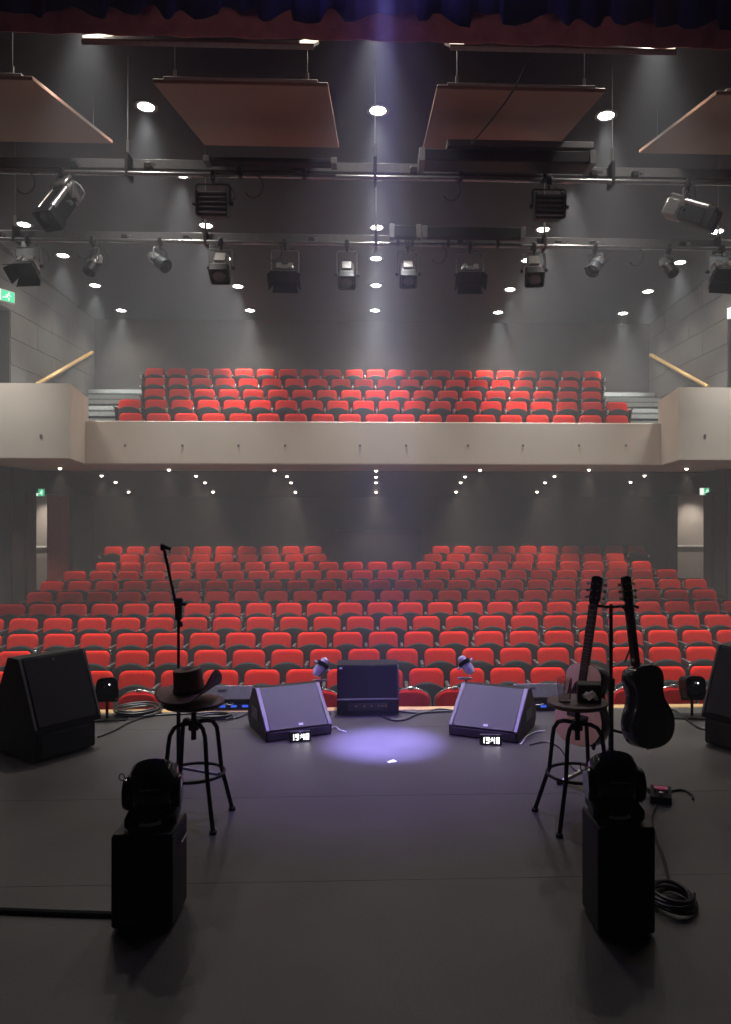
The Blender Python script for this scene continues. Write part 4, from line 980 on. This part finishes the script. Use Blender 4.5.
for px, py in ((596, 606), (627, 606)):
    q = P(px, py, Y=b.y - .03) - b
    y_ = part('neck_yoke', MB().tube([(0, 0, tz - .02), (q.x * .7, q.y, tz - .01), (q.x, q.y, q.z)], .009, 8), 'black', t)
    part('yoke_cradle', MB().tube([(q.x - .045, q.y - .07, q.z), (q.x - .045, q.y, q.z), (q.x + .045, q.y, q.z), (q.x + .045, q.y - .07, q.z)], .010, 8), 'black', y_)
for sg in (-1, 1):
    part('body_rest', MB().tube([(0, 0, .33), (sg * .16, -.06, .30), (sg * .17, -.20, .27), (sg * .17, -.22, .30)], .010, 8), 'black', t)
for a, mt in ((188, 'silver'), (300, 'silver'), (70, 'black')):
    c_, s_ = math.cos(R(a)), math.sin(R(a))
    l = part('leg', MB().tube([(0, 0, .16), (c_ * .34, s_ * .34, .014)], .014, 8), mt, t)
    part('rubber_foot', MB().cyl((c_ * .33, s_ * .33, .016), (c_ * .365, s_ * .365, .013), .015, n=8), 'black', l)
part('leg_hub', MB().cyl((0, 0, .06), (0, 0, .20), .030, n=12), 'black', t)
# strap hanging from the black guitar's head
pts = [P(px, py, Y=YG + .06) for px, py in ((624, 608), (630, 622), (632, 638), (629, 652), (625, 662))]
tag(link('hanging_lead', MB().tube(pts, .006, 6).mesh('hanging_lead', 'cable')), 'thin black lead hanging from the head of the black guitar', 'cable')
# effects pedal by the stand
p = P(661, 804, Z=0)
t = thing('effects_pedal', 'small dark pedal with a red glow at the foot of the guitar stand', 'pedal', p, R(-20))
part('case', MB().prism([(0, 0), (.13, 0), (.13, .065), (0, .04)], 'x', -.06, .06), 'black', t)
part('footswitch', MB().cyl((0, .03, .045), (0, .03, .06), .012, n=10), 'chrome', t)
part('indicator', MB().box((-.04, .085, .056), (.04, .12, .066)), 'led_red', t)
for x in (-.03, .03): part('knob', MB().cyl((x, .06, .05), (x, .06, .072), .01, n=10), 'silver', t)

# ------------------------------------------------------------------ moving heads on boxes, nearest the camera
def moving_head(side, px0, px1, pyt, pyb):
    BD = .25
    a, b = P(px0, pyb, Z=0), P(px1, pyb, Z=0); w = b.x - a.x; m_ = (a + b) / 2
    h = P((px0 + px1) / 2, pyt, Y=m_.y).z
    t = thing('flight_box', 'plain black box under the %s moving head light' % side, 'box', m_, 0, 'black boxes under the moving heads')
    part('carcass', MB().box((-w / 2, 0, .012), (w / 2, BD, h), .008), 'black', t)
    part('top_panel', MB().box((-w / 2 + .006, .006, h), (w / 2 - .006, BD - .006, h + .004), .002), 'label_dark', t)
    for x in (-w / 2 + .03, w / 2 - .03):
        for y in (.03, BD - .03): part('foot', MB().cyl((x, y, 0), (x, y, .013), .015, n=8), 'seat_frame', t)
    part('side_handle', MB().tube([(w / 2, .10, h * .82), (w / 2 + .012, .10, h * .82), (w / 2 + .012, .20, h * .82), (w / 2, .20, h * .82)], .005, 6), 'grey_metal', t)
    u = thing('moving_head_light', 'black moving head light on the %s box nearest the camera' % side, 'stage light', (m_.x + (.012 if side == 'left' else -.012), m_.y + .13, h + .0055), R(8 if side == 'left' else -5), 'moving head lights')
    part('base', MB().box((-.105, -.10, .008), (.105, .10, .065), .012), 'black', u)
    for x in (-.08, .08):
        for y in (-.08, .08): part('foot', MB().cyl((x, y, 0), (x, y, .01), .012, n=8), 'seat_frame', u)
    part('turntable', MB().cyl((0, 0, .065), (0, 0, .075), .075, n=24), 'black', u)
    for s_ in (-1, 1):
        xx = sorted((s_ * .101, s_ * .119))
        part('arm', MB().pad([(y_, z_) for y_, z_ in rrect(.15, .13, .062, 0, .135)], [(xx[0], .004), (xx[0] + .004, 0), (xx[1] - .004, 0), (xx[1], .006)], 0, Matrix(((0, 1, 0, 0), (1, 0, 0, 0), (0, 0, 1, 0), (0, 0, 0, 1)))), 'black_gloss', u)
    part('yoke_base', MB().box((-.118, -.045, .070), (.118, .045, .095), .01), 'black', u)
    hm_ = MB().lathe([(.001, -.104), (.04, -.099), (.07, -.084), (.095, -.055), (.108, -.005), (.108, .04), (.098, .080), (.078, .09), (.07, .08), (.001, .075)], 28)
    hm_.v = [(max(-.1, min(.1, x_)), y_, z_) for x_, y_, z_ in hm_.v]
    hd = part('head', hm_, 'black_gloss', u, (0, 0, .148), (R(-48), 0, 0))
    part('lens', MB().lathe([(.001, .088), (.04, .085), (.066, .076)], 24, cap=False), 'lens', hd)
    part('head_handle', MB().tube([(-.04, -.07, -.062), (-.04, -.095, -.07), (.04, -.095, -.07), (.04, -.07, -.062)], .006, 6), 'black', hd)
    part('front_label', MB().prism([(-.045, .024), (-.04, .040), (-.02, .034), (.02, .036), (.042, .046), (.046, .028), (.02, .022), (-.02, .020)], 'y', -.103, -.1005), 'label_grey', u, label='pale printed label on the base')
    pts = [(-.118 - .012 * (1 - math.cos(a)), 0.0, .20 + .014 * math.sin(a)) for a in [i * 2 * math.pi / 12 for i in range(12)]]
    part('safety_loop', MB().tube(pts, .0025, 6, closed=True), 'grey_metal', u)
moving_head('left', 111, 172, 836, 932)
moving_head('right', 598, 656, 829, 938)

# ------------------------------------------------------------------ cables on the stage
def cable(label, pix, r=.007, m='cable', name='stage_cable', Z=None, smooth_n=6):
    c_ = [P(px, py, Z=r) for px, py in pix]; out = []
    for i in range(len(c_) - 1):
        p0, p1, p2, p3 = c_[max(i - 1, 0)], c_[i], c_[i + 1], c_[min(i + 2, len(c_) - 1)]
        for k in range(smooth_n):
            s_ = k / smooth_n
            out.append(.5 * (2 * p1 + (p2 - p0) * s_ + (2 * p0 - 5 * p1 + 4 * p2 - p3) * s_ ** 2 + (3 * p1 - p0 - 3 * p2 + p3) * s_ ** 3))
    out.append(c_[-1])
    return tag(link(name, MB().tube(out, r, 6).mesh(name, m)), label, 'cable')
cable('thick black cable running to the left box from the frame edge', [(-30, 909), (0, 910), (50, 912), (114, 914)], .012)
cable('black cable from the pedal down to the coil by the right box', [(656, 806), (652, 818), (655, 835), (664, 860), (669, 880), (672, 888)], .007)
cable('short looped cable to the right of the pedal', [(662, 797), (672, 791), (684, 790), (692, 795), (693, 799)], .007)
cable('black cable snaking from the left side speaker along the stage edge', [(98, 737), (115, 730), (130, 722), (150, 716), (180, 714), (205, 713)], .008)
cable('dark cable along the stage edge behind the left wedge', [(190, 719), (215, 716), (235, 718), (250, 712)], .008)
cable('bluish cable curling right of the centre monitor', [(378, 714), (392, 720), (405, 719.5), (418, 714), (430, 712), (455, 711)], .009)
cable('thin black cable from centre monitor to the right wedge', [(396, 711), (420, 713), (440, 709), (462, 712)], .007)
cable('white cable leaving the right wedge monitor on its outer side', [(519.5, 744.5), (521, 744), (523, 741.5), (527, 736), (536, 732), (545, 731)], .006, 'cable_white')
cable('short white cable beside the left wedge monitor', [(331, 728), (336, 727), (340, 730), (346, 732)], .006, 'cable_white')
cable('black cable curving to the right side speaker', [(664, 708), (676, 711), (686, 719), (700, 728), (712, 729)], .008)
cable('thin black cable crossing behind the right stool', [(530, 745), (545, 742), (560, 748), (575, 770), (600, 775)], .006)
def coil(label, px, py, rad, n, r, sq=1.0):
    c_ = P(px, py, Z=0); pts = []
    for i in range(n * 18):
        a = 2 * math.pi * i / 18; q = i / (n * 18)
        rr = rad * (1 + .10 * math.sin(a * .37 + 1) + .06 * math.sin(a * 1.3))
        pts.append(c_ + Vector((rr * math.cos(a) + .012 * math.sin(a * .21), rr * sq * math.sin(a), r + .012 * q * n + .003 * math.sin(a * 2))))
    return tag(link('cable_coil', MB().tube(pts, r, 6).mesh('cable_coil', 'cable')), label, 'cable')
coil('coiled black cable heaped beside the right moving head box', 672, 905, .085, 5, .008, 1.25)
coil('coiled black cable lying near the left side speaker', 138, 713.5, .17, 4, .010, 1.0)
coil('loops of black cable on the floor before the left stage box', 213, 719, .15, 3, .008, .6)
# white tape cross
p = P(392, 761.5, Z=.0005)
tag(link('tape_mark', MB().box((-.035, -.018, 0), (.03, .012, .001), 0, Matrix.Rotation(R(25), 4, 'Z')).box((-.02, -.03, .0), (.0, .035, .0015), 0, Matrix.Rotation(R(-40), 4, 'Z')).mesh('tape_mark', 'tape_white'), None, p), 'small white tape cross on the stage floor', 'tape')
